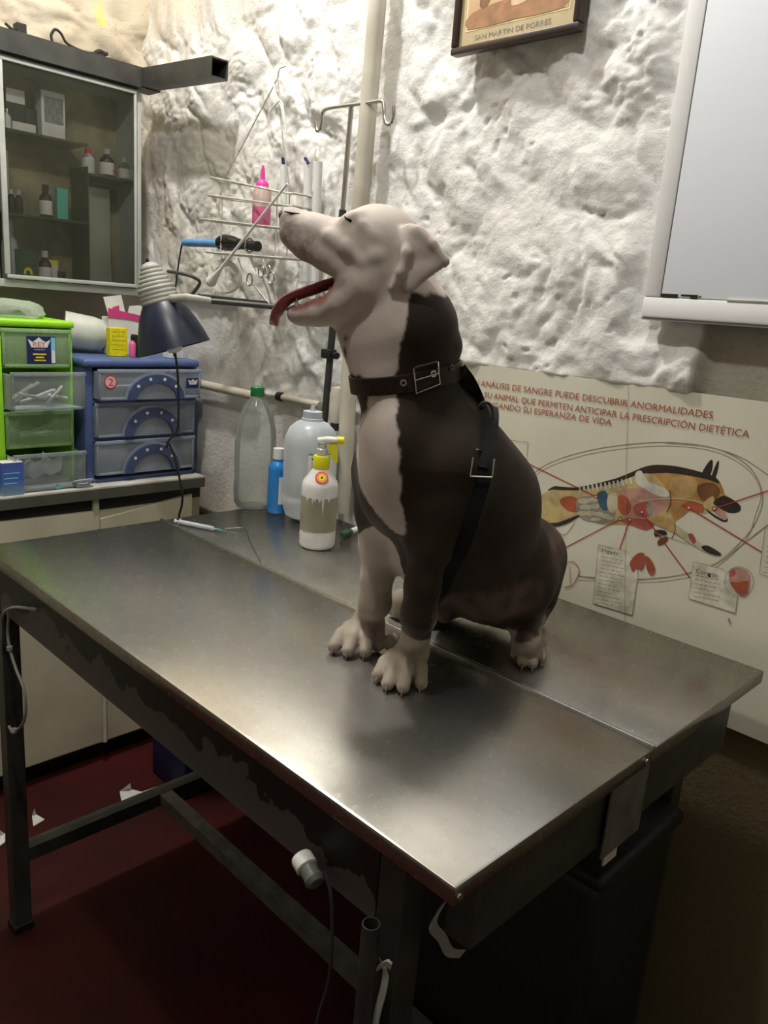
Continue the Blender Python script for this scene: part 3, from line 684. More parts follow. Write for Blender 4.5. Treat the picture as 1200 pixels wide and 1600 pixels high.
tag(mb.build('coiled_tubing', M['frost'], None, True), 'coiled clear tubing between the lime tower and the blue drawer unit', 'tubing')

# ------------------------------------------------------------------ glass fronted wall cabinet
FX = -2.43
k0 = .42; k1 = X(221, 300, FX)[1]; kt = X(110, 112, FX)[2]; kb = X(110, 452, FX)[2]
kb = (X(213, 455, FX)[2] + X(0, 455, FX)[2]) / 2
cb = thing('wall_cabinet', 'grey metal wall cabinet with a dusty glass door and medicines inside', 'cabinet', (FX - .1, (k0 + k1) / 2, kb))
BKX = -2.585
MB().box((BKX, k0, kb), (BKX + .005, k1, kt)).build('back', M['cback'], cb)
mb = MB().box((BKX + .0052, k0, kb), (FX - .016, k1, kb + .012)); mb.box((BKX + .0052, k0, kt - .012), (FX - .016, k1, kt)); mb.box((BKX + .0052, k0, kb + .0122), (FX - .016, k0 + .01, kt - .0122)); mb.box((BKX + .0052, k1 - .008, kb + .0122), (FX - .016, k1, kt - .0122))
mb.build('carcass', M['alu'], cb)
mb = MB().box((FX - .0155, k0, kb), (FX, k1, kb + .022), .002); mb.box((FX - .0155, k0, kt - .016), (FX, k1, kt), .002); mb.box((FX - .0155, k1 - .018, kb + .0222), (FX, k1, kt - .0162), .002)
mb.build('face_frame', M['alu'], cb, True)
dl = X(5, 300, FX + .008)[1]; dr1 = X(213, 300, FX + .008)[1]
mb = MB(); z0d, z1d = kb + .024, kt - .008
mb.box((FX + .001, dl, z0d), (FX + .014, dr1, z0d + .011), .002); mb.box((FX + .001, dl, z1d - .009), (FX + .014, dr1, z1d), .002)
mb.box((FX + .001, dl - .006, z0d + .0112), (FX + .014, dl + .010, z1d - .0092), .002); mb.box((FX + .001, dr1 - .008, z0d + .0112), (FX + .014, dr1, z1d - .0092), .002)
dd = mb.build('door', M['alu'], cb, True)
MB().box((FX + .006, dl + .0102, z0d + .0112), (FX + .009, dr1 - .0082, z1d - .0092)).build('glass_pane', M['glass'], dd)
mb = MB().box((FX + .001, k0 + .01, z0d), (FX + .014, dl - .02, z0d + .011)); mb.box((FX + .001, k0 + .01, z1d - .009), (FX + .014, dl - .02, z1d)); mb.box((FX + .001, dl - .034, z0d + .0112), (FX + .014, dl - .02, z1d - .0092))
d2 = mb.build('door', M['alu'], cb)
MB().box((FX + .006, k0 + .02, z0d + .0112), (FX + .009, dl - .0342, z1d - .0092)).build('glass_pane', M['glass'], d2)
SX = -2.51
zA = X(55, 214, SX)[2]; zB = X(165, 279, SX)[2]; zC = X(70, 341, SX)[2]; zD = kb + .0122
ym = X(127, 300, SX)[1]
MB().box((BKX + .006, ym - .003, kb + .0125), (FX - .03, ym, zC + .16)).build('divider', M['glass'], cb)
for z_, ya, yb_ in ((zA, k0 + .011, ym - .0035), (zC, k0 + .011, ym - .0035), (zB, ym + .0005, k1 - .009)):
    MB().box((BKX + .006, ya, z_ - .006), (FX - .02, yb_, z_)).build('shelf', M['shelf'], cb)
def cbox(pa, pb, z, m_, label, name='medicine_box', dep=.05, x=SX, patches=()):
    a, b_ = X(*pa, x), X(*pb, x)
    o = MB().box((x - dep, min(a[1], b_[1]), z + .0005), (x, max(a[1], b_[1]), max(a[2], b_[2])), .001).build(name, m_); tag(o, label, 'box')
    y0, y1, h_ = min(a[1], b_[1]), max(a[1], b_[1]), max(a[2], b_[2]) - z
    for (u0, u1, v0, v1, mm) in patches:
        MB().box((x + .0002, y0 + (y1 - y0) * u0, z + h_ * v0), (x + .0006, y0 + (y1 - y0) * u1, z + h_ * v1)).build('printed_panel', mm, o)
    return o
cbox((66, 215), (101, 148), zA, M['paper'], 'tall white medicine box with a grey printed panel on the upper cabinet shelf', patches=((.12, .92, .35, .88, M['greypaper']), (.05, .95, .02, .06, M['greypaper'])))
o = cbox((10, 205), (38, 143), zA, M['black'], 'dark box at the left of the upper cabinet shelf', dep=.03, x=SX - .02, patches=((.05, 1, .70, 1, M['paper']),))
cbox((20, 205), (56, 196), zA, M['ivory'], 'low white box lying on the upper cabinet shelf', dep=.04, x=SX + .012)
cbox((41, 204), (58, 172), zA, M['bin'], 'black box behind the low white box on the upper cabinet shelf', dep=.03, x=SX - .03)
bottle('medicine_bottle', SX + .02, 11, 205, 170, 13, M['wplast'], M['chrome'], 'small white bottle with a shiny cap at the left end of the upper cabinet shelf', z=zA + .0005)
bottle('medicine_bottle', SX + .01, 138, 276, 232, 19, M['wplast'], M['red'], 'white bottle with an orange cap on the right cabinet shelf', z=zB + .0005, mlabel=M['ivory'])
o = bottle('medicine_bottle', SX + .01, 167, 277, 233, 22, M['amber'], M['alu'], 'dark bottle with a white and red label, middle of three on the right cabinet shelf', z=zB + .0005, mlabel=M['paper'])
b_ = X(167, 277, SX + .01); MB().box((SX + .028, b_[1] - .003, zB + .012), (SX + .0295, b_[1] + .016, zB + .026)).build('red_patch', M['red'], o)
bottle('medicine_bottle', SX + .01, 194, 283, 247, 18, M['pet'], M['alu'], 'clear bottle with a white label nearest the cabinet\'s right post', z=zB + .0005, mlabel=M['ivory'])
bottle('medicine_bottle', SX, 72, 335, 289, 19, M['amber'], M['black'], 'dark bottle with a white label beside the turquoise packet', z=zC + .0005, mlabel=M['paper'])
bottle('medicine_bottle', SX, 18, 330, 296, 14, M['darkglass'], M['alu'], 'leftmost dark vial on the middle left cabinet shelf', z=zC + .0005)
bottle('medicine_bottle', SX, 30, 330, 297, 12, M['darkglass'], M['alu'], 'dark vial second from the left on the middle left cabinet shelf', z=zC + .0005)
cbox((90, 338), (106, 296), zC, mat('turquoise_card', (.10, .55, .42), .5), 'turquoise packet standing on the middle left cabinet shelf', dep=.02)
o = MB().box((SX - .06, X(10, 280, SX)[1], zC + .0005), (SX - .03, X(20, 280, SX)[1], X(14, 233, SX)[2])).build('medicine_box', M['ivory']); tag(o, 'tall white box behind the leftmost dark vials in the cabinet', 'box')
go = cbox((26, 432), (57, 392), zD, M['dkgreen'], 'dark green box with a yellow emblem on the cabinet floor', dep=.04)
c = X(44, 424, SX); mb = MB(); mb.prism([(SX + .0004, c[1] + .013 * math.cos(t_), c[2] - .004 + .016 * math.sin(t_)) for t_ in np.linspace(-.4, math.pi + .4, 16)] + [(SX + .0004, c[1] + .006 * math.cos(t_), c[2] - .004 + .007 * math.sin(t_)) for t_ in np.linspace(math.pi + .4, -.4, 16)], (.0004, 0, 0))
mb.build('yellow_emblem', M['lemon'], go)
o = bottle('medicine_bottle', SX, 71, 432, 392, 19, M['amber'], M['alu'], 'brown bottle with a red and white label on the cabinet floor', z=zD + .0005, mlabel=M['paper'])
b_ = X(71, 432, SX); MB().lathe([(.0172, .019), (.0176, .019), (.0176, .030), (.0172, .030)], (SX, b_[1], zD)).build('red_band', M['red'], o, True)
cbox((78, 432), (91, 407), zD, M['ivory'], 'small white and yellow box beside the brown bottle on the cabinet floor', dep=.02, x=SX - .03, patches=((0, 1, .8, 1, M['lemon']),))
cbox((92, 434), (103, 424), zD, M['bin'], 'low dark box on the cabinet floor', dep=.03, x=SX - .02)
bottle('medicine_bottle', SX - .03, 17, 432, 345, 24, M['frost'], M['frost'], 'tall clear bottle at the left end of the cabinet floor', z=zD + .0005)
mb = MB(); a, b_ = X(130, 437, -2.53), X(170, 297, -2.53)
mb.strip(smoothpath([P(-2.53, (a[1] + b_[1]) / 2, b_[2]), P(-2.527, (a[1] + b_[1]) / 2, (a[2] + b_[2]) / 2), P(-2.53, (a[1] + b_[1]) / 2 + .004, zD + .04), P(-2.515, (a[1] + b_[1]) / 2 + .01, zD + .004)], 5), (0, b_[1] - a[1], 0), .004)
tag(mb.build('plastic_sleeve', M['bag'], None, True), 'pale green plastic sleeve hanging under the right cabinet shelf', 'bag')

# ------------------------------------------------------------------ dark steel beams over the cabinet
bz0 = kt + .003; yk = min(X(250, 133, FX + .02)[1], 1.385)
def hollow(p0, p1, w, hgt, th=.004):
    """square tube open at p1"""
    mb = MB(); p0 = Vector(p0); p1 = Vector(p1); d = (p1 - p0).normalized(); s = d.cross(Vector((0, 0, 1))).normalized(); u = s.cross(d)
    def rg(p, a, b_): return [mb.bm.verts.new(p + s * x * a / 2 + u * y * b_ / 2) for x, y in ((-1, -1), (1, -1), (1, 1), (-1, 1))]
    A, B, C, D = rg(p0, w, hgt), rg(p1, w, hgt), rg(p1, w - 2 * th, hgt - 2 * th), rg(p0 + d * .01, w - 2 * th, hgt - 2 * th)
    for a, b_ in ((A, B), (B, C), (C, D)):
        for k in range(4): mb.bm.faces.new((a[k], a[(k + 1) % 4], b_[(k + 1) % 4], b_[k]))
    mb.bm.faces.new(A[::-1]); mb.bm.faces.new(D); return mb
hb = X(230, 100, FX)[2] - X(230, 142, FX)[2]
BH = .056
o = hollow((FX - .012, k0 - .2, bz0 + BH / 2), (FX - .012, yk, bz0 + BH / 2), .07, BH).build('steel_beam', M['dark']); tag(o, 'dark steel beam lying along the top of the glass cabinet', 'beam')
be0 = P(FX + .024, yk - .036, bz0 + BH / 2); be1 = Hh(342, 109, 2.30)
q = Y(343, 107, yk - .036)
o = hollow(be0 + P(.001, 0, 0), (q[0], q[1], q[2]), .055, BH * .9).build('steel_beam', M['dark']); tag(o, 'dark square steel tube with an open end sticking out past the cabinet corner', 'beam')
TX = FX - .012
tz = bz0 + BH + .004
def on(px, py): p = X(px, py, TX); return P(TX, p[1], max(p[2], tz))
mb = MB().tube(smoothpath([on(8, 36), on(18, 45), on(32, 54), on(55, 62), on(80, 70), on(80, 55), on(86, 46), on(95, 52), on(103, 66), on(115, 74), on(135, 82), on(160, 84)], 5), .004, 6)
mb.tube(smoothpath([on(20, 55), on(60, 66), on(100, 74), on(150, 86), on(168, 84)], 5), .005, 6); mb.box(on(24, 50) - P(.015, .0, .012), on(38, 40) + P(.015, 0, .0))
mb.tube(smoothpath([on(145, 88), on(155, 80), on(166, 85)], 4), .006, 6)
tag(mb.build('cable', M['black'], None, True), 'loose black cable looped along the top of the steel beam', 'cable')

# ------------------------------------------------------------------ pipes on the back wall
PY = 1.372
mb = MB().tube([P(Y(604, -200, PY)[0], PY, CZ - .001), Y(590, 0, PY), Y(563, 320, PY), Y(545, 600, PY), Y(541, 690, PY), P(*Y(541, 690, PY)[:2], .96)], .0205, 16)
tag(mb.build('wall_pipe', M['pipe'], None, True), 'cream vertical pipe running up the rough back wall', 'pipe')
c = Y(527, 633, 1.375)
mb = MB().lathe([(0, -.05), (.018, -.045), (.021, -.02), (.021, .03), (.016, .045), (0, .05)], c); o = mb.build('pipe_elbow', M['pipe'], None, True); tag(o, 'stubby cream pipe fitting low on the wall beside the steel pole', 'fitting')
MB().lathe([(0, -.0655), (.015, -.0655), (.015, -.0455), (0, -.0455)], c).build('dark_end', M['dark'], o, True)
a, b_ = Y(300, 597, 1.40), Y(398, 614, 1.40)
o = MB().tube([P(-2.235, 1.40, a[2]), P(b_[0], 1.40, a[2])], .014, 12).build('ledge_pipe', M['pipe'], None, True); tag(o, 'cream horizontal pipe on the wall behind the green capped bottle', 'pipe')
a = Y(440, 623, 1.40); b_ = Y(498, 628, 1.40)
o = MB().tube([P(a[0], 1.405, a[2] + .004), P(b_[0], 1.405, a[2] + .004)], .010, 10).build('ledge_pipe', M['pipe'], None, True); tag(o, 'short cream pipe stub on the wall left of the steel pole', 'pipe')
MB().lathe([(0, 0), (.013, 0), (.013, .02), (0, .02)], P(a[0] - .022, 1.405, a[2] + .004), P(a[0], 1.405, a[2] + .004)).build('dark_valve', M['black'], o, True)

# ------------------------------------------------------------------ drip stand
IY = 1.362
iv = thing('drip_stand', 'steel drip stand with two hooks standing behind the table against the wall', 'stand', (Y(495, 790, IY)[0], IY, 0))
top = Y(549, 166, IY); p1 = Y(523, 480, IY); p2 = Y(503, 700, IY); p3 = P(p2[0] - .004, IY, .02)
MB().tube([top, (top + p1) / 2], .0062, 12).build('upper_pole', M['steel'], iv, True)
MB().tube([(top + p1) / 2, p1, p2, p3], .0092, 12).build('lower_pole', M['dark'], iv, True)
mb = MB().lathe([(0, 0), (.034, 0), (.034, .012), (.012, .02), (0, .02)], (p3[0], IY, .0005)); mb.build('base', M['black'], iv, True)
mb = MB().tube(smoothpath([Y(494, 190, IY - .004), Y(495, 203, IY - .004), Y(500, 203, IY - .004), Y(503, 190, IY - .004), Y(505, 175, IY - .004), Y(515, 169, IY - .004), Y(549, 164, IY - .004), Y(580, 160, IY - .004), Y(597, 158, IY - .004), Y(600, 168, IY - .004), Y(601, 184, IY - .004), Y(605, 194, IY - .004), Y(612, 192, IY - .004), Y(615, 180, IY - .004), Y(615, 166, IY - .004)], 5), .0048, 10)
mb.build('hook_bar', M['steel'], iv, True)
c = Y(516, 553, IY)
mb = MB().box((c[0] - .018, IY - .018, c[2] - .012), (c[0] + .016, IY + .010, c[2] + .012), .004); mb.lathe([(0, 0), (.007, 0), (.009, .012), (0, .014)], P(c[0] + .016, IY, c[2]), P(c[0] + .1, IY - .01, c[2] - .02)); mb.build('clamp', M['black'], iv, True)

# lamp
lm = thing('desk_lamp', 'adjustable lamp with a navy shade and ribbed grey cap clamped to the drip stand', 'lamp', Hh(268, 545, 2.02))
LH = 2.04
t0 = Hh(231, 409, LH); tb_ = Hh(273, 545, LH); axv = tb_ - t0; Lx = np.linalg.norm(axv)
mpp = (R.T @ (t0 - CAM))[2] / FPX
def rr(px): return px * mpp
prof = [(0, 0), (rr(9), .004)]
for i in range(9):
    f_ = .05 + i * .047; rb = rr(12 + 17 * min(1, (i + .5) / 5.5))
    prof += [(rb, f_ * Lx), (rb + .0018, (f_ + .012) * Lx), (rb + .0018, (f_ + .03) * Lx), (rb, (f_ + .042) * Lx)]
prof += [(rr(29), .475 * Lx), (0, .475 * Lx)]
MB().lathe(prof, t0, tb_, 32).build('ribbed_cap', M['capgrey'], lm, True, 50)
MB().lathe([(0, -.008), (.004, -.007), (.004, .002), (0, .002)], t0, tb_).build('switch', M['black'], lm, True)
sp = [(0, .44), (26.5, .44), (32, .50), (40, .60), (47, .72), (53, .85), (58, 1.0)]
mb = MB().lathe([(rr(a), f_ * Lx) for a, f_ in sp] + [(rr(a) - .0015, f_ * Lx) for a, f_ in sp[:0:-1]] + [(0, .452 * Lx)], t0, tb_, 40)
mb.build('lamp_shade', M['navy'], lm, True)
e = t0 + axv * .46
MB().lathe([(0, 0), (.011, 0), (.011, .055), (.024, .075), (.026, .10), (.017, .122), (0, .127)], e + axv * .01, tb_, 16).build('bulb', M['wplast'], lm, True)
a0 = Hh(292, 465, 1.98); a1 = Hh(328, 470, 2.02); a2 = Y(516, 487, IY)
mb = MB().box((-.5, -.5, -.5), (.5, .5, .5)); 
mb = MB().tube([e + axv / Lx * -.005 + (a0 - e) * .3, a0, a1], [.011, .010, .0085], 10); mb.build('socket_bracket', M['capgrey'], lm, True)
mb = MB().tube([a1, a2 + P(0, -.02, .0)], .0072, 10); mb.tube([Hh(310, 461, 2.02), Hh(420, 473, 2.20)], .0035, 8); mb.build('arm', M['dark'], lm, True)
mb = MB().box((a2[0] - .016, a2[1] - .026, a2[2] - .016), (a2[0] + .016, a2[1] + .012, a2[2] + .016), .004); mb.build('arm_clamp', M['black'], lm, True)
mb = MB().tube(smoothpath([Hh(262, 424, LH), Hh(282, 427, LH - .01), Hh(300, 432, LH - .01), Hh(312, 440, LH), Hh(308, 450, LH), Hh(299, 461, LH)], 6), .0042, 8); mb.build('spring_wire', M['dark'], lm, True)
cz = 2.03
mb = MB().tube(smoothpath([Hh(274, 552, cz), Hh(278, 590, cz), Hh(279, 640, cz), Hh(277, 672, cz), Hh(264, 688, cz), Hh(260, 700, cz), Hh(264, 694, cz), Hh(272, 712, cz), Hh(280, 745, cz), Hh(285, 770, cz), Hh(284, 790, cz), Hh(280, 805, cz), Hh(279, 830, cz)], 6), .0030, 8); mb.build('power_cord', M['black'], lm, True)

# ------------------------------------------------------------------ wire rack on the wall
rk = thing('wire_rack', 'white wire hanging rack with two small shelves on the rough wall', 'rack', Y(390, 350, 1.35))
FYk, BYk = 1.285, 1.365
def railpts(y, l, r_, z=None):
    return Y(*l, y), Y(*r_, y)
def tier(name, l, r_, surface):
    a, b_ = Y(*l, FYk), Y(*r_, FYk)
    mb = MB(); r0 = .0024
    mb.tube(smoothpath([P(b_[0], BYk, b_[2]), P(b_[0], FYk + .02, b_[2]), P(b_[0] - .02, FYk, b_[2]), P(a[0] + .02, FYk, a[2]), P(a[0], FYk + .02, a[2]), P(a[0], BYk, a[2])], 5), r0, 8)
    mb.tube([P(a[0], BYk, a[2]), P(b_[0], BYk, b_[2])], r0, 8)
    if surface:
        n_ = 9
        for k in range(1, n_):
            f_ = k / n_; p = a * (1 - f_) + b_ * f_; mb.tube([P(p[0], FYk, p[2]), P(p[0], BYk, p[2])], .0014, 6)
    mb.build(name, M['wire'], rk, True); return a, b_
tier('guard_rail', (330, 279), (449, 300), False); tier('guard_rail', (326, 306), (449, 320), False)
sA = tier('upper_shelf', (314, 343), (456, 357), True); sB = tier('lower_shelf', (322, 394), (436, 402), True)
mb = MB()
apex = Y(434, 122, 1.345)
for l in ((345, 300), (452, 300)):
    mb.tube(smoothpath([apex, (apex + Y(*l, BYk)) / 2 + P(0, -.004, 0), Y(*l, BYk), P(Y(*l, BYk)[0], BYk, sB[0][2])], 4), .002, 6)
mb.tube(smoothpath([apex, apex + P(.006, .0, .02), apex + P(.016, .012, .028)], 4), .002, 6)
for f_ in (.22, .95):
    p = sB[0] * (1 - f_) + sB[1] * f_; mb.tube([P(p[0], FYk, p[2]), P(p[0], FYk, Y(400, 290, FYk)[2])], .0018, 6)
mb.build('hanger_wire', M['wire'], rk, True)
mb = MB().tube(smoothpath([apex + P(-.012, -.006, .012), apex + P(0, -.008, -.03), Y(440, 170, 1.335), Y(447, 210, 1.335), Y(440, 160, 1.335), Y(428, 166, 1.335), Y(421, 176, 1.335)], 5), .0024, 6)
tag(mb.build('white_tubing', M['wplast'], None, True), 'thin white plastic tubing dangling from the rack\'s top hook', 'tubing')
# pink squeeze bottle
p = Y(408, 350, 1.325); zs = sA[0][2] + (sA[1][2] - sA[0][2]) * .68 + .003
hb_ = Y(411, 292, 1.325)[2] - zs
pk = MB().lathe([(0, 0), (.023, 0), (.0245, .004), (.0245, hb_ * .48), (0, hb_ * .48)], (p[0], 1.325, zs), None, 24).build('squeeze_bottle', M['pinkliq'], None, True); tag(pk, 'pink squeeze bottle with nozzle cap standing on the wire rack', 'bottle')
MB().lathe([(.0246, hb_ * .48), (.0246, hb_ * .9), (.018, hb_), (0, hb_)], (p[0], 1.325, zs), None, 24).build('clear_upper', clear('pinkish_bottle', (.75, .55, .5), .55, .3), pk, True)
zt2 = Y(413, 258, 1.325)[2] - zs
MB().lathe([(0, hb_), (.0165, hb_), (.0165, hb_ + .008), (.013, hb_ + .013), (.0065, hb_ + .018), (.0055, hb_ + .035), (.0025, zt2), (0, zt2)], (p[0], 1.325, zs), None, 20).build('nozzle_cap', M['pink'], pk, True)
# clipper
zs = sB[0][2] + .022
c0, c1 = Y(287, 379, 1.305), Y(342, 380, 1.305); c2, c3 = Y(352, 379, 1.305), Y(403, 385, 1.305)
cl = thing('hair_clipper', 'hair clipper with light blue handle and black head resting on the lower rack shelf', 'clipper', (c2[0], 1.305, zs))
for q_ in (c0, c1, c2, c3): q_[2] = max(q_[2], zs - .004)
MB().tube([c0, c0 * .9 + c1 * .1, c1, c2], [.0085, .0115, .0118, .0115], 14).build('handle', M['ltblue'], cl, True)
MB().tube([c1 + (c2 - c1) * .3, c2, c2 * .75 + c3 * .25, c2 * .55 + c3 * .45], [.019, .0225, .020, .014], 16).build('motor_head', M['darkglass'], cl, True)
MB().tube([c2 * .55 + c3 * .45, c2 * .3 + c3 * .7, c3], [.0125, .012, .0135], 12).build('blade_head', M['black'], cl, True)
mb = MB().tube([c2 * .25 + c3 * .75 + P(0, 0, .0) + P(0, .014 * math.cos(t_), .018 * math.sin(t_)) for t_ in np.linspace(0, 2 * math.pi, 16)], .0022, 6); mb.build('finger_ring', M['chrome'], cl, True)
mb = MB().tube(smoothpath([c0, c0 + P(-.012, 0, -.012), Y(278, 420, 1.30), Y(274, 455, 1.30), Y(271, 500, 1.30), Y(272, 560, 1.33)], 6), .0026, 8); mb.build('cord', M['black'], cl, True)
# tape roll hanging under the rack
tc_ = Y(352, 432, 1.33)
prof = [(.030, -.014), (.046, -.014), (.046, .014), (.030, .014), (.030, -.014)]
mb = MB().lathe(prof, tc_, tc_ + P(.62, -.75, .1), 32); tag(mb.build('tape_roll', M['ivory'], None, True), 'roll of ivory adhesive tape hanging under the lower rack shelf', 'tape')
mb = MB().tube([P(tc_[0] - .002, 1.338, tc_[2] + .034), P(tc_[0], 1.345, sB[0][2] - .002)], .0018, 6); mb.build('tape_hook', M['wire'], rk, True)
# scissors
def scissor(c1_, c2_, tip, label):
    s = thing('scissors', label, 'scissors', Y(*c1_, 1.325))
    a, b_, t_ = Y(*c1_, 1.325), Y(*c2_, 1.32), Y(*tip, 1.325)
    for cc, off in ((a, .003), (b_, -.003)):
        mb = MB(); mb.tube([cc + P(.0125 * math.cos(u), 0, .016 * math.sin(u)) for u in np.linspace(0, 2 * math.pi, 18)], .0022, 6)
        mb.tube([cc + (t_ - cc) * .14, cc + (t_ - cc) * .55, t_ + P(off, 0, 0)], [.0026, .003, .001], 6); mb.build('blade_half', M['steel'], s, True)
scissor((390, 437), (408, 424), (428, 484), 'steel scissors with round finger rings hanging left under the rack')
scissor((418, 424), (424, 434), (432, 470), 'steel forceps scissors hanging right of the other pair under the rack')
mb = MB()
for i, x_ in enumerate((372, 392, 410)): mb.tube([Y(x_, 403, 1.325), Y(x_ + 4, 415, 1.322), Y(x_ + 8, 424 , 1.325)], .0016, 6)
mb.build('hook_row', M['wire'], rk, True)
# white rod
mb = MB().tube([Y(449, 287, 1.262), Y(375, 381, 1.255), Y(345, 420, 1.252), Y(333, 436, 1.250)], [.0032, .0036, .0045, .012], 10); o = mb.build('plastic_rod', M['wplast'], None, True); tag(o, 'long thin white plastic rod leaning diagonally across the wire rack', 'rod')
MB().lathe([(0, 0), (.012, 0), (.015, .012), (.011, .02), (0, .02)], Y(333, 436, 1.250), Y(322, 450, 1.248)).build('flared_end', M['ivory'], o, True)
p = Y(444, 300, 1.30)
mb = MB().tube([Y(446, 352, 1.31), Y(443, 300, 1.31), Y(443, 258, 1.31)], .0085, 12); o = mb.build('catheter_tube', M['wplast'], None, True); tag(o, 'single white tube with a blue tip standing at the right end of the wire rack', 'tube')
MB().tube([Y(443, 258, 1.31), Y(442, 247, 1.31)], .0042, 8).build('blue_tip', M['stickernavy'], o, True)
tb2 = thing('tube_pair', 'pair of long white tubes hung on the wall left of the drip stand', 'tubes', Y(490, 330, 1.36))
for xa, xb in ((482, 478), (497, 491)):
    MB().tube([Y(xa, 253, 1.36), Y(xb, 440, 1.36)], .0115, 14).build('white_tube', M['wplast'], tb2, True)
MB().tube([Y(482, 256, 1.353), Y(477, 247, 1.353)], .0045, 8).build('blue_tip', M['stickernavy'], tb2, True)
mb = MB().tube([Y(488, 300, 1.347), Y(492, 240, 1.372), Y(494, 232, 1.375)], .0016, 6); mb.build('tie_wire', M['wire'], tb2, True)

# ------------------------------------------------------------------ bottles and small tools on the table
def mpp_at(p): return (R.T @ (np.array(p) - CAM))[2] / FPX
# large clear bottle with green cap
c = Zp(396, 790, T + .0005); k = mpp_at(c); r = 31.5 * k; Hb = (Y(408, 612, c[1])[2] - T)
prof = [(0, .004), (r * .8, .0), (r * .97, .012), (r, .05), (r * .98, .085), (r, .12), (r, Hb * .55), (r * .97, Hb * .66), (r * .85, Hb * .76), (r * .6, Hb * .87), (r * .36, Hb * .93), (r * .30, Hb * .955), (r * .30, Hb)]
gb = MB().lathe(prof, c, None, 32).build('plastic_bottle', M['pet'], None, True); tag(gb, 'large empty clear plastic bottle with a green cap at the back left of the table', 'bottle')
MB().lathe([(0, Hb * .955), (r * .31, Hb * .955), (r * .33, Hb * .96), (r * .33, Hb * 1.03), (r * .30, Hb * 1.035), (0, Hb * 1.035)], c, None, 24).build('cap', M['green'], gb, True)
# blue bottle
c = Zp(431.5, 799, T + .0005); k = mpp_at(c); r = 14.5 * k; Hb = (Y(433, 700, c[1])[2] - T)
bb = MB().lathe([(0, 0), (r * .94, 0), (r, .006), (r, Hb * .68), (r * .97, Hb * .73), (r * .55, Hb * .80), (r * .55, Hb * .84), (0, Hb * .84)], c, None, 28).build('alcohol_bottle', M['cyan'], None, True); tag(bb, 'bright blue bottle with a white cap beside the frosted jug', 'bottle')
MB().lathe([(0, Hb * .84), (r * .58, Hb * .84), (r * .58, Hb * 1.0), (0, Hb * 1.0)], c, None, 20).build('cap', M['wplast'], bb, True)
a_ = [math.atan2(-c[1], -c[0]) + math.radians(d_) for d_ in np.linspace(10, 80, 8)]
mb = MB()
for i in range(7):
    mb.prism([(c[0] + r * 1.01 * math.cos(a_[i]), c[1] + r * 1.01 * math.sin(a_[i]), T + Hb * .15), (c[0] + r * 1.01 * math.cos(a_[i + 1]), c[1] + r * 1.01 * math.sin(a_[i + 1]), T + Hb * .15), (c[0] + r * 1.01 * math.cos(a_[i + 1]), c[1] + r * 1.01 * math.sin(a_[i + 1]), T + Hb * .58), (c[0] + r * 1.01 * math.cos(a_[i]), c[1] + r * 1.01 * math.sin(a_[i]), T + Hb * .58)], (-.0003, 0, 0))
mb.build('paper_label', M['paper'], bb)
# frosted jug
c = Zp(480, 809, T + .0005); k = mpp_at(c); r = 40.5 * k; Hb = (Y(482, 643, c[1])[2] - T)
jg = MB().lathe([(0, .004), (r * .6, 0), (r * .86, .010), (r, .04), (r, .06), (r * .985, .064), (r, .068), (r, Hb * .70), (r * .97, Hb * .77), (r * .84, Hb * .85), (r * .6, Hb * .905), (r * .36, Hb * .93), (r * .34, Hb * .95), (r * .34, Hb)], c, None, 40).build('frosted_jug', M['frost'], None, True); tag(jg, 'large frosted translucent jug with a white printed label on the table', 'jug')
MB().lathe([(0, .006), (r * .58, .003), (r * .93, .04), (r * .93, Hb * .22), (0, Hb * .22)], c, None, 32).build('liquid', clear('clear_liquid', (.55, .6, .66), .35, .2), jg, True)
MB().lathe([(0, Hb * .925), (r * .40, Hb * .925), (r * .40, Hb * .945), (r * .36, Hb * .95), (r * .36, Hb * 1.01), (r * .1, Hb * 1.015), (r * .07, Hb * 1.06), (0, Hb * 1.06)], c, None, 28).build('cap', M['frost'], jg, True)
va = math.atan2(-c[1], -c[0])
def wraplabel(par, c, r, a0, a1, z0, z1, m_, name='paper_label', n_=10):
    mb = MB(); A = np.linspace(a0, a1, n_ + 1)
    v = [[mb.bm.verts.new((c[0] + r * math.cos(a), c[1] + r * math.sin(a), z)) for z in (z0, z1)] for a in A]
    w = [[mb.bm.verts.new((c[0] + (r + .0003) * math.cos(a), c[1] + (r + .0003) * math.sin(a), z)) for z in (z0, z1)] for a in A]
    for L in (v, w):
        for i in range(n_): mb.bm.faces.new((L[i][0], L[i + 1][0], L[i + 1][1], L[i][1]))
    return mb.build(name, m_, par, True)
zl0, zl1 = Y(470, 780, c[1] - r)[2], Y(470, 709, c[1] - r)[2]
rad = math.radians
lb = wraplabel(jg, c, r * 1.006, va - rad(4), va + rad(85), zl0, zl1, M['wplast'])
wraplabel(lb, c, r * 1.012, va - rad(4), va + rad(85), zl1 - .004, zl1, M['teal'], 'teal_band')
wraplabel(lb, c, r * 1.012, va - rad(4), va + rad(85), zl0, zl0 + .012, M['teal'], 'teal_band')
for i in range(9):
    wraplabel(lb, c, r * 1.013, va + rad(3), va + rad(28 - 3 * (i % 3)), zl1 - .016 - i * .008, zl1 - (.0115 if i == 0 else .0148) - i * .008, M['greypaper'] if i else M['black'], 'print_line', 5)
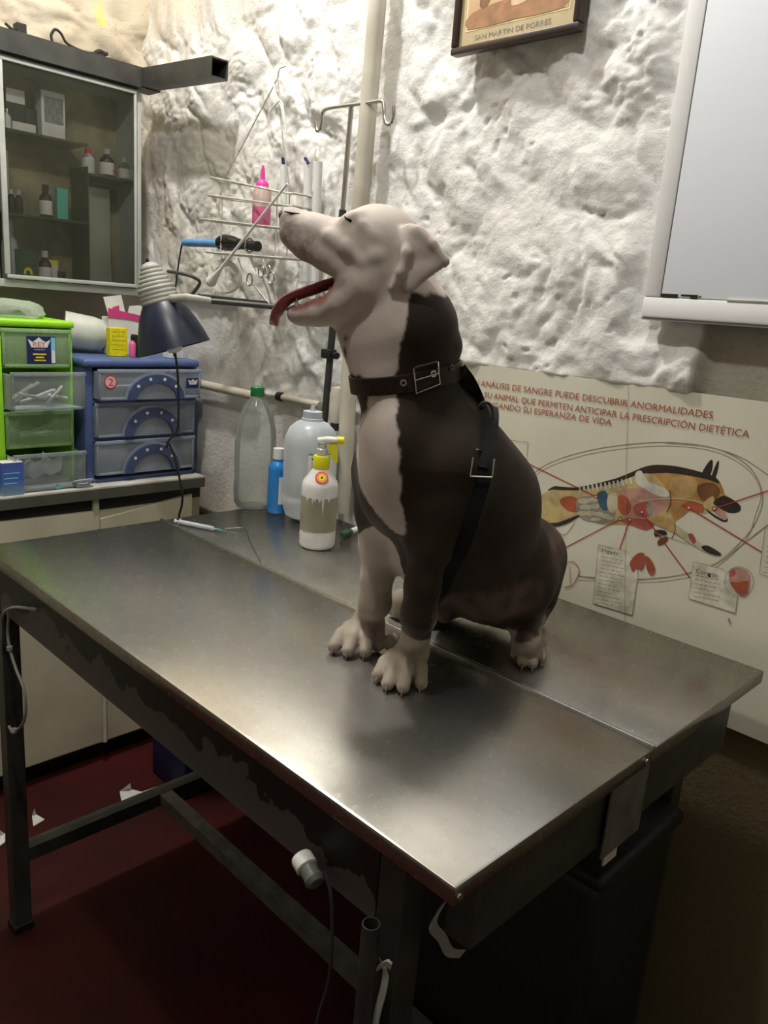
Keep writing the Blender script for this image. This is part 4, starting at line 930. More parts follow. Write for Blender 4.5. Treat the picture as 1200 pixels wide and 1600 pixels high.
# white spray bottle
c = Zp(495, 852, T + .0005); k = mpp_at(c); r = 28 * k
def zz(py): return Y(497, py, c[1] - r * .7)[2] - T
sb = MB().lathe([(0, .002), (r * .9, 0), (r * .985, .006), (r, .02), (r, zz(838)), (r * .99, zz(838) + .0015), (r, zz(838) + .003), (r, zz(774)), (r * 1.0, zz(764)), (r * .93, zz(757)), (r * .46, zz(738)), (r * .42, zz(734)), (0, zz(734))], c, None, 36).build('spray_bottle', M['wplast'], None, True, 25); tag(sb, 'white spray bottle with yellow trigger and peeling label at the front of the bottles', 'bottle')
wraplabel(sb, c, r * 1.004, 0, 2 * math.pi, zz(838) + .006 + T, zz(780) + T, M['dirty'], 'worn_sleeve', 36)
mb = MB()
for i, (da, z0_, wd) in enumerate(((-22, 792, 2.2), (10, 800, 3.5), (12, 812, 2), (-40, 786, 5), (30, 786, 5), (0, 786, 6), (-15, 785, 5))):
    A = va + rad(da); mb.prism([(c[0] + r * 1.012 * math.cos(A - rad(wd)), c[1] + r * 1.012 * math.sin(A - rad(wd)), zz(779) + T), (c[0] + r * 1.012 * math.cos(A + rad(wd)), c[1] + r * 1.012 * math.sin(A + rad(wd)), zz(779) + T), (c[0] + r * 1.012 * math.cos(A), c[1] + r * 1.012 * math.sin(A), zz(z0_) + T)], (math.cos(A) * .0006, math.sin(A) * .0006, 0))
mb.build('peeled_shreds', M['wplast'], sb)
def ondir(da, zf, rf): A = va + rad(da); return P(c[0] + rf * math.cos(A), c[1] + rf * math.sin(A), T + zf)
slope = (zz(757) - zz(738)) ; rs_ = r * .72
cc = ondir(4, (zz(757) + zz(738)) / 2 - .001, r * .70); nn = P(math.cos(va + rad(4)) * .83, math.sin(va + rad(4)) * .83, .56); cc = cc + nn * .0012
o = MB(); disc(o, cc, nn, .0145, .0012, 26); o = o.build('round_sticker', M['red'], sb)
o2 = MB(); disc(o2, cc + nn * .0012, nn, .0115, .0006, 26); o2 = o2.build('orange_ring', M['orange'], o)
o3 = MB(); disc(o3, cc + nn * .002, nn, .0070, .0004, 22); o3.build('yellow_centre', M['yellow'], o)
o3 = MB(); disc(o3, cc + nn * .0025, nn, .0026, .0004, 16); o3.build('dark_dot', M['black'], o)
MB().lathe([(0, zz(737)), (r * .455, zz(737)), (r * .47, zz(735)), (r * .47, zz(718)), (r * .43, zz(716)), (0, zz(716))], c, None, 28).build('collar', M['lemon'], sb, True)
MB().lathe([(0, zz(716)), (r * .30, zz(716)), (r * .30, zz(706)), (r * .22, zz(704)), (r * .22, zz(697)), (r * .28, zz(695)), (0, zz(694))], c, None, 20).build('neck', M['clearcap'], sb, True)
sd = RH * .97 + FH * -.1
b0_ = P(c[0], c[1], T + zz(693)) 
mb = MB().tube([b0_ - sd * .010, b0_ + sd * .012 + P(0, 0, .004), b0_ + sd * .034 + P(0, 0, .005)], [.008, .0085, .0075], 12); mb.build('spray_head', M['ivory'], sb, True)
mb = MB().tube([b0_ + sd * .034 + P(0, 0, .005), b0_ + sd * .050 + P(0, 0, .006)], [.0095, .0085], 10); mb.build('nozzle', M['lemon'], sb, True)
tri = [b0_ + sd * .016 + P(0, 0, -.004), b0_ + sd * .034 + P(0, 0, -.003), b0_ + sd * .036 + P(0, 0, -.022), b0_ + sd * .037 + P(0, 0, -.044), b0_ + sd * .031 + P(0, 0, -.046), b0_ + sd * .020 + P(0, 0, -.026), b0_ + sd * .013 + P(0, 0, -.014)]
mb = MB().prism([p - FH * .005 for p in tri], FH * .010); mb.build('trigger', M['lemon'], sb)
# marker pen
a, b_ = Zp(534, 836, T + .008), Zp(572, 821, T + .008); d_ = (b_ - a); L = .125; d_ = d_ / np.linalg.norm(d_)
mk = thing('marker_pen', 'white marker pen with a dark green cap lying on the table beside the dog', 'pen', a)
MB().lathe([(0, .042), (.0068, .042), (.0068, L), (.005, L + .006), (0, L + .006)], a, a + d_, 16).build('barrel', M['wplast'], mk, True)
MB().lathe([(0, 0), (.006, .001), (.0078, .004), (.0078, .040), (.0066, .0418), (0, .0418)], a, a + d_, 16).build('cap', M['dkgreen'], mk, True)
# syringe
a, b_ = Zp(280, 815, T + .006), Zp(334, 826, T + .006); d_ = b_ - a; L = np.linalg.norm(d_); d_ /= L
sy = thing('syringe', 'used clear syringe with bare needle lying at the back left of the table', 'syringe', a)
MB().lathe([(.0048, .0), (.0052, .002), (.0052, L * .98), (.002, L), (.0015, L * 1.06), (0, L * 1.06)], a, a + d_, 14).build('barrel', M['frost'], sy, True)
mb = MB().lathe([(0, -.012), (.0045, -.012), (.0045, -.010), (.0018, -.0095), (.0018, L * .78), (.0042, L * .79), (0, L * .8)], a, a + d_, 12); mb.build('plunger', M['wplast'], sy, True)
MB().lathe([(0, L * .795), (.0049, L * .795), (.0049, L * .90), (0, L * .90)], a, a + d_, 12).build('rubber_stopper', M['black'], sy, True)
MB().lathe([(.0018, L * 1.06), (.0025, L * 1.08), (.0012, L * 1.25), (.0004, L * 1.26), (.0004, L * 1.7), (0, L * 1.71)], a, a + d_, 10).build('needle', M['teal'], sy, True)
MB().lathe([(0, -.0005), (.009, 0), (.009, .0012), (.0, .0013)], a, a + d_, 16, sy=.5).build('flange', M['frost'], sy, True)
# a loose clear suture thread
mb = MB().tube(smoothpath([Zp(352, 826, T + .001), Zp(382, 826, T + .001), Zp(390, 845, T + .001), Zp(402, 868, T + .001), Zp(408, 880, T + .002)], 5), .0008, 6); tag(mb.build('thread', M['chrome'], None, True), 'fine shiny thread trailing from the syringe needle towards the table seam', 'thread')
# leash with snap hook seen between the dog's front legs
lp = [Zp(625, 842, T + .004) + P(0, 0, .03), Zp(630, 862, T + .004), Zp(640, 888, T + .004), Zp(655, 905, T + .004), Zp(690, 915, T + .004)]
ls = thing('leash', 'dark cord leash with a chrome snap hook lying on the table behind the front legs', 'leash', lp[1])
MB().tube(smoothpath(lp, 5), .0035, 8).build('cord', M['black'], ls, True)
mb = MB(); p = Zp(619, 872, T + .004); mb.tube([p, p + P(0, 0, .018)], .005, 10); mb.tube([p + P(0, 0, .018), p + P(0, 0, .05)], .003, 10)
mb.tube([p + P(.010 * math.cos(u) * RH[0], .010 * math.cos(u) * RH[1], .014 + .012 * math.sin(u)) for u in np.linspace(0, 2 * math.pi, 16)], .002, 6); mb.build('snap_hook', M['chrome'], ls, True)

# ------------------------------------------------------------------ anatomy poster on the wall
PYS = 1.412
pmat = mat('poster_paper', (.66, .64, .53), .42, c2=(.60, .57, .46), scale=5)
pl_, pr_ = Y(688, 700, PYS)[0], .02
ptop = Y(1060, 610, PYS)[2]; pbot = .79
po = MB().box((pl_, PYS, pbot), (pr_, PYS + .002, ptop)).build('wall_poster', pmat); tag(po, 'large cream poster of a running dog\'s anatomy with red capital heading', 'poster')
def ink(n, c): return mat('ink_' + n, c, .5, c2=tuple(x * .62 for x in c), scale=38)
INK = dict(red=ink('brick', (.42, .10, .045)), tan=ink('tan', (.50, .27, .08)), buff=ink('buff', (.56, .43, .19)), dark=ink('dark', (.035, .025, .018)), brown=ink('brown', (.20, .085, .03)),
           pinkl=ink('pink', (.52, .28, .22)), pinkd=ink('rose', (.42, .10, .08)), cream=ink('cream', (.58, .52, .36)), blue=ink('blue', (.04, .10, .15)), line=ink('line', (.36, .31, .22)),
           lead=ink('lead', (.42, .035, .04)), card=ink('card', (.68, .66, .54)), greyt=ink('greytext', (.30, .28, .23)), white=ink('white', (.66, .64, .56)), ltan=ink('lighttan', (.55, .36, .14)))
lay = [0]
def ypos(): lay[0] += 1; return PYS - .0003 - .000012 * lay[0]
def pp(px, py, y): return Y(px, py, y)
def c6(x, y): return (x / 3.158 + 820, y / 3.158 + 680)
def poly(pts, mk_, name, par, conv=c6):
    y = ypos(); return MB().prism([pp(*conv(*q), y) for q in smoothpoly(pts)], (0, .000004, 0)).build(name, INK[mk_], par)
def smoothpoly(pts, n=3):
    pts = [np.array(p, float) for p in pts]; N = len(pts); out = []
    for i in range(N):
        a, b, c, d = pts[i - 1], pts[i], pts[(i + 1) % N], pts[(i + 2) % N]
        for k in range(n):
            t = k / n; out.append(tuple(.5 * ((2 * b) + (c - a) * t * .8 + (2 * a - 5 * b + 4 * c - d) * t * t * .8 + (3 * b - a - 3 * c + d) * t ** 3 * .8) if False else b + (c - b) * t + .5 * t * (1 - t) * .5 * ((b - a) - (d - c))))
    return out
def pline(pts, wpx, mk_, name, par, smooth=True):
    y = ypos(); P3 = [pp(*q, y) for q in pts]; w = wpx * .00122
    if smooth: P3 = smoothpath(P3, 6)
    mb = MB(); v = []
    for i, p in enumerate(P3):
        d = np.array(P3[min(i + 1, len(P3) - 1)]) - np.array(P3[max(i - 1, 0)]); d /= np.linalg.norm(d); n = P(-d[2], 0, d[0]) * w / 2
        v.append((mb.bm.verts.new(p + n), mb.bm.verts.new(p - n)))
    for a, b in zip(v, v[1:]): mb.bm.faces.new((a[0], b[0], b[1], a[1]))
    return mb.build(name, INK[mk_], par)
# ellipses of the orbit round the dog
c3 = lambda x, y: (x / 2.5 + 720, y / 2.5 + 560)
for off, w in ((0, 1.6), (14, 1.0)):
    pline([c3(*q) for q in ((250, 478 + off), (340, 412 + off), (480, 365 + off), (640, 338 + off), (800, 328 + off), (950, 342 + off * .9), (1060, 378 + off), (1140, 440 + off), (1178 - off * .4, 530), (1165 - off, 610), (1110, 700 + off), (980, 812 + off), (840, 850 + off), (690, 862 + off), (460, 852 + off))], w, 'line', 'orbit_line', po)
pline([c3(*q) for q in ((690, 866), (850, 848), (1000, 800), (1120, 712), (1200, 650))], 2.2, 'line', 'orbit_line', po)
pline([c3(*q) for q in ((800, 331), (960, 345), (1090, 385), (1200, 455))], 1.4, 'line', 'orbit_line', po)
pline([c3(*q) for q in ((460, 850), (525, 862))], 2.2, 'line', 'orbit_line', po)
# the dog
dg_ = poly([(40, 385), (60, 320), (120, 275), (250, 262), (450, 215), (560, 170), (640, 145), (760, 155), (870, 185), (900, 198), (940, 205), (968, 240), (985, 290), (1062, 345), (1055, 377), (1010, 382), (970, 368), (935, 372), (880, 388), (810, 378), (770, 395), (740, 430), (700, 450), (640, 440), (560, 445), (450, 442), (370, 440), (270, 405), (200, 432), (90, 440)], 'buff', 'dog_drawing', po)
def dpart(pts, mk_, name): return poly(pts, mk_, name, dg_)
dpart([(600, 170), (660, 152), (760, 160), (880, 190), (950, 215), (985, 290), (960, 330), (900, 340), (880, 385), (810, 375), (740, 425), (705, 330), (690, 250), (640, 200)], 'tan', 'shoulder_coat')
dpart([(720, 215), (800, 200), (850, 230), (830, 300), (770, 310), (725, 270)], 'ltan', 'coat_patch')
dpart([(850, 250), (930, 235), (965, 280), (925, 330), (870, 320)], 'brown', 'cheek_coat')
dpart([(112, 275), (150, 250), (250, 258), (450, 213), (570, 163), (650, 146), (770, 157), (880, 185), (935, 203), (962, 240), (900, 218), (800, 198), (700, 186), (620, 190), (560, 192), (440, 240), (260, 272), (140, 268)], 'dark', 'dark_saddle')
dpart([(872, 192), (912, 126), (928, 132), (914, 200)], 'dark', 'ear'); dpart([(922, 200), (950, 130), (958, 138), (942, 208)], 'dark', 'ear')
dpart([(885, 330), (930, 300), (930, 350), (890, 368)], 'buff', 'throat_patch')
dpart([(930, 330), (985, 298), (1062, 345), (1055, 378), (1005, 382), (950, 352)], 'dark', 'muzzle')
dpart([(885, 357), (935, 392), (985, 418), (998, 405), (990, 385), (1002, 418), (978, 427), (918, 392)], 'dark', 'lower_jaw')
dpart([(935, 362), (985, 378), (995, 405), (975, 410), (940, 385)], 'pinkl', 'open_mouth')
dpart([(770, 350), (830, 320), (880, 345), (878, 382), (820, 372)], 'red', 'throat')
# chest and belly organs
dpart([(460, 280), (540, 262), (640, 250), (715, 300), (700, 360), (640, 400), (600, 440), (520, 432), (470, 380)], 'pinkl', 'chest_cavity')
dpart([(462, 300), (505, 305), (525, 360), (500, 395), (462, 370)], 'red', 'liver')
dpart([(545, 190), (575, 175), (610, 230), (690, 262), (715, 300), (660, 300), (590, 265), (550, 235)], 'white', 'shoulder_blade')
dpart([(540, 345), (600, 330), (632, 355), (625, 395), (570, 405), (540, 380)], 'pinkd', 'heart')
dpart([(600, 340), (632, 352), (630, 390), (610, 395)], 'greyt', 'lung_lobe')
dpart([(500, 410), (600, 415), (640, 440), (600, 470), (540, 450), (480, 430)], 'pinkd', 'belly_muscle')
dpart([(170, 325), (215, 300), (265, 318), (268, 372), (215, 375)], 'red', 'hip_muscle')
dpart([(260, 310), (345, 300), (440, 290), (440, 420), (340, 430), (265, 400)], 'greyt', 'gut_shadow')
for (ex, ey, rx_, ry_) in ((290, 325, 28, 14), (335, 320, 26, 12), (300, 355, 30, 13), (345, 350, 22, 14), (285, 385, 26, 12), (325, 385, 26, 13), (365, 390, 22, 12), (400, 400, 24, 12), (350, 415, 24, 9), (420, 410, 18, 10)):
    dpart([(ex + rx_ * math.cos(u), ey + ry_ * math.sin(u)) for u in np.linspace(0, 2 * math.pi, 9)[:-1]], 'cream', 'bowel_loop')
dpart([(355, 290), (400, 275), (412, 330), (405, 372), (375, 360)], 'blue', 'stomach')
dpart([(432 + 27 * math.cos(u), 332 + 52 * math.sin(u)) for u in np.linspace(0, 2 * math.pi, 11)[:-1]], 'cream', 'spleen')
for i in range(13):
    x_ = 265 + i * 21; y_ = 252 - i * 2.6 - max(0, i - 7) * 1.6
    dpart([(x_, y_), (x_ + 8, y_ - 2), (x_ + 14, y_ + 26), (x_ + 4, y_ + 26)], 'white', 'vertebra')
pline([c6(*q) for q in ((560, 325), (640, 318), (740, 312), (840, 325), (880, 340))], 1.8, 'cream', 'vein_line', dg_)
pline([c6(*q) for q in ((715, 270), (720, 330), (700, 380))], 1.6, 'brown', 'fold_line', dg_)
# legs
dpart([(610, 405), (680, 395), (740, 440), (800, 480), (870, 535), (955, 575), (968, 592), (930, 592), (860, 562), (780, 510), (710, 470), (640, 440)], 'ltan', 'front_leg')
dpart([(738, 450), (800, 478), (870, 535), (955, 575), (968, 592), (930, 592), (860, 562), (770, 500)], 'cream', 'lower_leg')
dpart([(805, 490), (830, 488), (845, 525), (828, 535)], 'pinkd', 'joint_spot'); dpart([(870, 552), (905, 545), (970, 586), (950, 594), (900, 580)], 'dark', 'paw')
dpart([(640, 470), (690, 470), (700, 490), (660, 498), (642, 500)], 'dark', 'far_leg'); dpart([(660, 515), (700, 500), (705, 520), (672, 542), (655, 540)], 'brown', 'far_paw')
dpart([(75, 432), (160, 432), (250, 398), (268, 400), (200, 440), (120, 455)], 'dark', 'hind_leg_shade')
pline([c6(*q) for q in ((740, 430), (742, 470), (725, 510))], 1.2, 'dark', 'fold_line', dg_)
# shadows drawn under the dog
pline([c6(*q) for q in ((640, 480), (740, 515), (870, 552))], 1.0, 'line', 'ground_line', po); pline([c6(*q) for q in ((150, 470), (200, 490), (248, 425))], 1.2, 'line', 'ground_line', po)
# leader lines with ringed ends
for a, b_ in (((245, 402), (527, 540)), ((398, 745), (623, 627)), ((620, 745), (660, 630)), ((895, 857), (707, 600)), ((1176, 757), (890, 583)), ((1200, 517), (990, 587))):
    pline([c3(*a), c3(*b_)], 1.7, 'lead', 'leader_line', po, False)
    y = ypos(); mb = MB(); disc(mb, pp(*c3(*b_), y), (0, -1, 0), .0042, .000004, 14); mb.build('leader_ring', INK['lead'], po)
    y = ypos(); mb = MB(); disc(mb, pp(*c3(*b_), y), (0, -1, 0), .0022, .000004, 12); mb.build('ring_centre', INK['white'], po)
# caption cards
c5 = lambda x, y: (x / 4 + 900, y / 4 + 800)
def frame_lines(pts, name='card_outline'):
    for a, b_ in zip(pts, pts[1:]): pline([a, b_], .9, 'line', name, po, False)
def card(pts, conv, head, hpx, nlines, par=po):
    y = ypos(); q = MB().prism([pp(*conv(*p_), y) for p_ in pts], (0, .000004, 0)).build('caption_card', INK['card'], par)
    return q
def header(word, a, b_, hpx, conv):
    y = ypos(); p0, p1 = pp(*conv(*a), y), pp(*conv(*b_), y)
    text(word, p0, FACE_Y, hpx * .00122, np.linalg.norm(p1 - p0), INK['dark'], po, 'caption_heading', rot=math.atan2(p1[2] - p0[2], p1[0] - p0[0]))
def fakelines(a, dstep, n, lens, conv, w=1.1):
    y = ypos(); mb = MB(); wd = w * .00061
    for i in range(n):
        s = (a[0] + dstep[0] * i, a[1] + dstep[1] * i); L = lens[i % len(lens)]; n_ = max(2, int(L / 26))
        for j in range(n_):
            u0 = j / n_; u1 = u0 + .78 / n_
            p0, p1 = pp(*conv(s[0] + L * u0, s[1] + L * u0 * .20), y), pp(*conv(s[0] + L * u1, s[1] + L * u1 * .20), y)
            mb.bm.faces.new([mb.bm.verts.new(q) for q in (p0 - P(0, 0, wd), p1 - P(0, 0, wd), p1 + P(0, 0, wd), p0 + P(0, 0, wd))])
    mb.build('caption_text', INK['greyt'], po)
card([(140, 205), (320, 245), (385, 300), (385, 430), (350, 645), (105, 570)], c5, None, 0, 0)
frame_lines([c5(*q) for q in ((320, 245), (140, 205), (105, 570), (350, 645), (382, 430))])
header('Hígado', (162, 250), (265, 272), 6.2, c5)
fakelines((160, 278), (-2.6, 24), 13, (140, 130, 150, 128, 160, 120, 100, 118, 140, 100, 150, 160, 110), c5)
card([(732, 312), (930, 360), (960, 400), (1010, 540), (995, 632), (705, 540)], c5, None, 0, 0)
frame_lines([c5(*q) for q in ((930, 360), (732, 312), (705, 540), (995, 632), (1008, 535))])
header('Corazón', (750, 380), (885, 412), 7, c5)
fakelines((748, 395), (-3, 26), 6, (150, 165, 140, 130, 170, 165), c5)
poly([(822, 388), (835, 385), (842, 405), (830, 408)], 'dark', 'smudge', po, c5)
poly([(338, 310), (380, 262), (415, 255), (432, 275), (425, 335), (405, 365), (385, 345), (360, 378), (342, 350)], 'red', 'liver_drawing', po, c5)
poly([(436, 275), (470, 300), (492, 345), (490, 380), (470, 398), (440, 350)], 'red', 'liver_drawing', po, c5)
poly([(385, 300), (425, 290), (428, 330), (370, 362)], 'pinkd', 'liver_shade', po, c5)
o = poly([(955, 370), (985, 350), (1035, 350), (1080, 385), (1085, 430), (1075, 500), (1055, 528), (1020, 515), (965, 455)], 'pinkl', 'heart_drawing', po, c5)
poly([(965, 440), (1010, 440), (1060, 430), (1080, 440), (1070, 505), (1050, 526), (1015, 510)], 'red', 'heart_shade', po, c5)
poly([(960, 375), (985, 358), (1000, 385), (965, 410)], 'pinkd', 'heart_shade', po, c5)
pline([c5(930 + 90 + 90 * math.cos(u), 435 + 92 * math.sin(u)) for u in np.linspace(0, 2 * math.pi, 14)], .9, 'line', 'heart_ring', po)
frame_lines([c5(*q) for q in ((1240, 100), (1182, 100), (1145, 385), (1240, 420))])
fakelines((1195, 215), (-5, 32), 6, (60,), c5)
frame_lines([c3(*q) for q in ((180, 318), (262, 328), (250, 480))]); fakelines((182, 352), (0, 26), 2, (28, 34), c3)
pline([c3(*q) for q in ((405, 800), (440, 795), (462, 830), (440, 880), (405, 895))], 2.0, 'pinkl', 'organ_outline', po); pline([c3(*q) for q in ((425, 810), (428, 880))], 1.5, 'pinkl', 'organ_outline', po)
poly([(948, 665), (962, 670), (966, 700), (955, 690)], 'line', 'pencil_smudge', po, c5)
pline([(982, 602), (978, 760), (976, 1000)], .7, 'line', 'fold_crease', po)
# heading
def heading(pre, body, a, b_, hpx):
    y = ypos(); p0, p1 = Y(*a, y), Y(*b_, y); W_ = np.linalg.norm(p1 - p0); al = math.atan2(p1[2] - p0[2], p1[0] - p0[0])
    n = len(body); text(body, p0, FACE_Y, hpx, W_, INK['red'], po, 'heading_line', rot=al)
    if pre:
        wp = W_ / n * len(pre) * 1.02; d = (p1 - p0) / W_
        text(pre, p0 - d * (wp + W_ / n * .55), FACE_Y, hpx, wp, INK['red'], po, 'heading_line', rot=al)
heading('UN', 'ANÁLISIS DE SANGRE PUEDE DESCUBRIR ANORMALIDADES', (751, 603), (1113, 654), .0124)
heading('SU', 'ANIMAL QUE PERMITEN ANTICIPAR LA PRESCRIPCIÓN DIETÉTICA', (771, 623), (1170, 684), .0124)
heading('PROLO', 'NGANDO SU ESPERANZA DE VIDA', (763, 636), (955, 665), .0120)

# ------------------------------------------------------------------ framed picture
QY = 1.36
tl = (714, 0)
x0, x1 = Y(703, 84, QY)[0], Y(902, 49, QY)[0]; z0 = (Y(703, 84, QY)[2] + Y(902, 49, QY)[2]) / 2
pf = thing('framed_picture', 'framed devotional picture in a dark wooden frame hanging high on the white wall', 'picture', ((x0 + x1) / 2, QY, z0))
W_, Hp = x1 - x0, (x1 - x0) * 1.35; fw = .014; d0 = .022
mb = MB().box((x0, QY, z0), (x1, QY + d0, z0 + fw), .003); mb.box((x0, QY, z0 + Hp - fw), (x1, QY + d0, z0 + Hp), .003); mb.box((x0, QY, z0 + fw), (x0 + fw, QY + d0, z0 + Hp - fw), .003); mb.box((x1 - fw, QY, z0 + fw), (x1, QY + d0, z0 + Hp - fw), .003)
mb.build('frame', M['wood'], pf, True)
MB().box((x0 + fw, QY + .010, z0 + fw), (x1 - fw, QY + .016, z0 + Hp - fw)).build('mount', mat('beige_mount', (.55, .44, .26), .5), pf)
yq = QY + .0095
ix0, ix1, iz0, iz1 = x0 + .032, x1 - .032, z0 + .045, z0 + Hp - .03
MB().box((ix0 - .004, yq, iz0 - .004), (ix1 + .004, yq + .0004, iz1 + .004)).build('gilt_line', mat('gilt_print', (.78, .70, .36), .5), pf)
pic = MB().box((ix0, yq - .0006, iz0), (ix1, yq - .0002, iz1)).build('painting', mat('warm_picture', (.62, .46, .28), .45, c2=(.52, .32, .18), scale=9), pf)
pw = ix1 - ix0
def pq(pts, col, nm, lift):
    MB().prism([(ix0 + pw * u, yq - .0007 - lift, iz0 + pw * v) for u, v in smoothpoly(pts)], (0, .0001, 0)).build(nm, mat('picture_' + nm, col, .5, c2=tuple(c_ * .7 for c_ in col), scale=40), pic)
pq([(.02, .0), (.5, .0), (.95, .0), (.95, .10), (.5, .16), (.05, .12)], (.42, .22, .11), 'ground', .0001)
pq([(.12, .16), (.2, .14), (.26, .30), (.25, .6), (.16, .6), (.14, .35)], (.25, .13, .06), 'left_shape', .0002)
pq([(.32, .36), (.45, .33), (.62, .36), (.70, .45), (.7, .9), (.34, .9)], (.74, .70, .52), 'pale_cloth', .0003)
pq([(.36, .16), (.44, .14), (.47, .34), (.40, .36)], (.52, .25, .12), 'warm_stroke', .0004)
pq([(.46, .10), (.62, .12), (.66, .22), (.55, .26), (.46, .18)], (.72, .52, .32), 'pale_shape', .0005)
pq([(.72, .14), (.80, .12), (.92, .18), (.94, .36), (.90, .6), (.76, .6), (.70, .34)], (.30, .24, .30), 'mauve_shape', .0006)
for i in range(3): pq([(.75 + i * .06, .18), (.77 + i * .06, .17), (.80 + i * .05, .36), (.77 + i * .05, .5)], (.66, .6, .64), 'light_fold', .0008)
text('SAN MARTIN DE PORRES', (x0 + W_ * .18, yq - .0003, z0 + fw + .009), FACE_Y, .009, W_ * .60, M['greypaper'], pf, 'caption')

# ------------------------------------------------------------------ white wall board on the right
BY = 1.374
bx0 = Y(1001, 490, BY)[0]; bz = (Y(1001, 492, BY)[2] + Y(1200, 512, BY)[2]) / 2; bw = .90; bh = 1.05
wbd = thing('white_board', 'large white framed board mounted on the right of the rough wall', 'board', (bx0 + bw / 2, BY, bz))
fwb = Y(1031, 465, BY)[0] - bx0; fwb2 = .036
mb = MB().box((bx0, BY, bz), (bx0 + bw, BY + .034, bz + fwb2), .004); mb.box((bx0, BY, bz + bh - fwb2), (bx0 + bw, BY + .034, bz + bh), .004)
mb.box((bx0, BY, bz + fwb2), (bx0 + fwb, BY + .034, bz + bh - fwb2), .004); mb.box((bx0 + bw - fwb, BY, bz + fwb2), (bx0 + bw, BY + .034, bz + bh - fwb2), .004)
mb.build('frame', M['white'], wbd, True)
pn = MB().box((bx0 + fwb + .0008, BY + .002, bz + fwb2 + .0008), (bx0 + bw - fwb - .0008, BY + .03, bz + bh - fwb2 - .0008), .001).build('panel', M['board'], wbd, True)
MB().box((bx0 + fwb - .0006, BY + .003, bz + fwb2), (bx0 + fwb + .0018, BY + .01, bz + bh - fwb2)).build('joint_line', M['black'], wbd)
xa = bx0 + fwb
for u0, u1, v0, v1 in ((.002, .032, .001, .0065), (.038, .055, .0035, .0065), (.055, .068, .0005, .0065), (.070, .074, .003, .005)):
    MB().box((xa + u0, BY + .0005, bz + fwb2 + v0), (xa + u1, BY + .0021, bz + fwb2 + v1)).build('chipped_mark', M['black'], wbd)
MB().box((xa + .12, BY - .0008, bz + fwb2 - .0015), (bx0 + bw - fwb, BY + .003, bz + fwb2 + .0015)).build('metal_bead', M['chrome'], wbd)
MB().box((bx0 - .0005, BY + .004, bz - .004), (bx0 + bw, BY + .033, bz)).build('bottom_lip', M['tape'], wbd)

# ------------------------------------------------------------------ the dog: one continuous body grown from smooth-blended limbs
CS = .0032
def L3(p): return np.array([p @ RH, p @ FH, p[2]])               # right, heading, up
def W3(a): return RH * a[0] + FH * a[1] + P(0, 0, 1) * a[2]
def D(px, py, h): return L3(Hh(px, py, h))
def Tt(px, py, z): return L3(Zp(px, py, T + z))                  # a point at height z over the table
glo = np.array([D(415, 450, 1.05)[0], .90, T - .004]); ghi = np.array([D(905, 890, 1.40)[0] + .02, 1.56, 1.49 + .27])
gn = np.ceil((ghi - glo) / CS).astype(int)
G = np.full(gn, .5, np.float32)
axs = [glo[i] + CS * np.arange(gn[i]) for i in range(3)]
def region(lo, hi, mgn):
    i0 = np.clip(np.floor((lo - mgn - glo) / CS).astype(int), 0, gn - 1); i1 = np.clip(np.ceil((hi + mgn - glo) / CS).astype(int) + 1, 1, gn)
    sl = tuple(slice(a, b) for a, b in zip(i0, i1))
    return sl, np.meshgrid(*[axs[i][sl[i]] for i in range(3)], indexing='ij')
def cone_d(X_, p, q, r0, r1, sh=1.0):
    """distance to a tapered capsule, optionally flattened/widened along the heading axis"""
    p, q = np.array(p, float), np.array(q, float)
    pa = [X_[0] - p[0], (X_[1] - p[1]) / sh, X_[2] - p[2]]; ba = (q - p) / np.array([1, sh, 1])
    t = np.clip((pa[0] * ba[0] + pa[1] * ba[1] + pa[2] * ba[2]) / max(ba @ ba, 1e-9), 0, 1)
    return np.sqrt((pa[0] - ba[0] * t) ** 2 + (pa[1] - ba[1] * t) ** 2 + (pa[2] - ba[2] * t) ** 2) - (r0 + (r1 - r0) * t)
def ell_d(X_, c, r, rot=0.0):
    """ellipsoid; rot turns it in the right/up plane"""
    x, y, z = X_[0] - c[0], X_[1] - c[1], X_[2] - c[2]
    cr, sr = math.cos(rot), math.sin(rot); x, z = x * cr + z * sr, -x * sr + z * cr
    k0 = np.sqrt((x / r[0]) ** 2 + (y / r[1]) ** 2 + (z / r[2]) ** 2); k1 = np.sqrt((x / r[0] ** 2) ** 2 + (y / r[1] ** 2) ** 2 + (z / r[2] ** 2) ** 2)
    return k0 * (k0 - 1) / np.maximum(k1, 1e-6)
def blend(sl, d, k):
    g = G[sl]; h = np.clip(.5 + .5 * (g - d) / k, 0, 1); G[sl] = g * (1 - h) + d * h - k * h * (1 - h)
def carve(sl, d, k):
    g = G[sl]; d = -d; h = np.clip(.5 - .5 * (g - d) / k, 0, 1); G[sl] = g * (1 - h) + d * h + k * h * (1 - h)
def cone(p, q, r0, r1, k=.02, sh=1.0, cut=False):
    rm = max(r0, r1) * max(1, sh); sl, X_ = region(np.minimum(p, q) - rm, np.maximum(p, q) + rm, k + .03)
    (carve if cut else blend)(sl, cone_d(X_, p, q, r0, r1, sh).astype(np.float32), k)
def chain(pts, k=.02, sh=1.0):
    for (p, r0), (q, r1) in zip(pts, pts[1:]): cone(p, q, r0, r1, k, sh)
def ell(c, r, rot=0.0, k=.02, cut=False):
    c = np.array(c); sl, X_ = region(c - max(r), c + max(r), k + .03)
    (carve if cut else blend)(sl, ell_d(X_, c, r, rot).astype(np.float32), k)
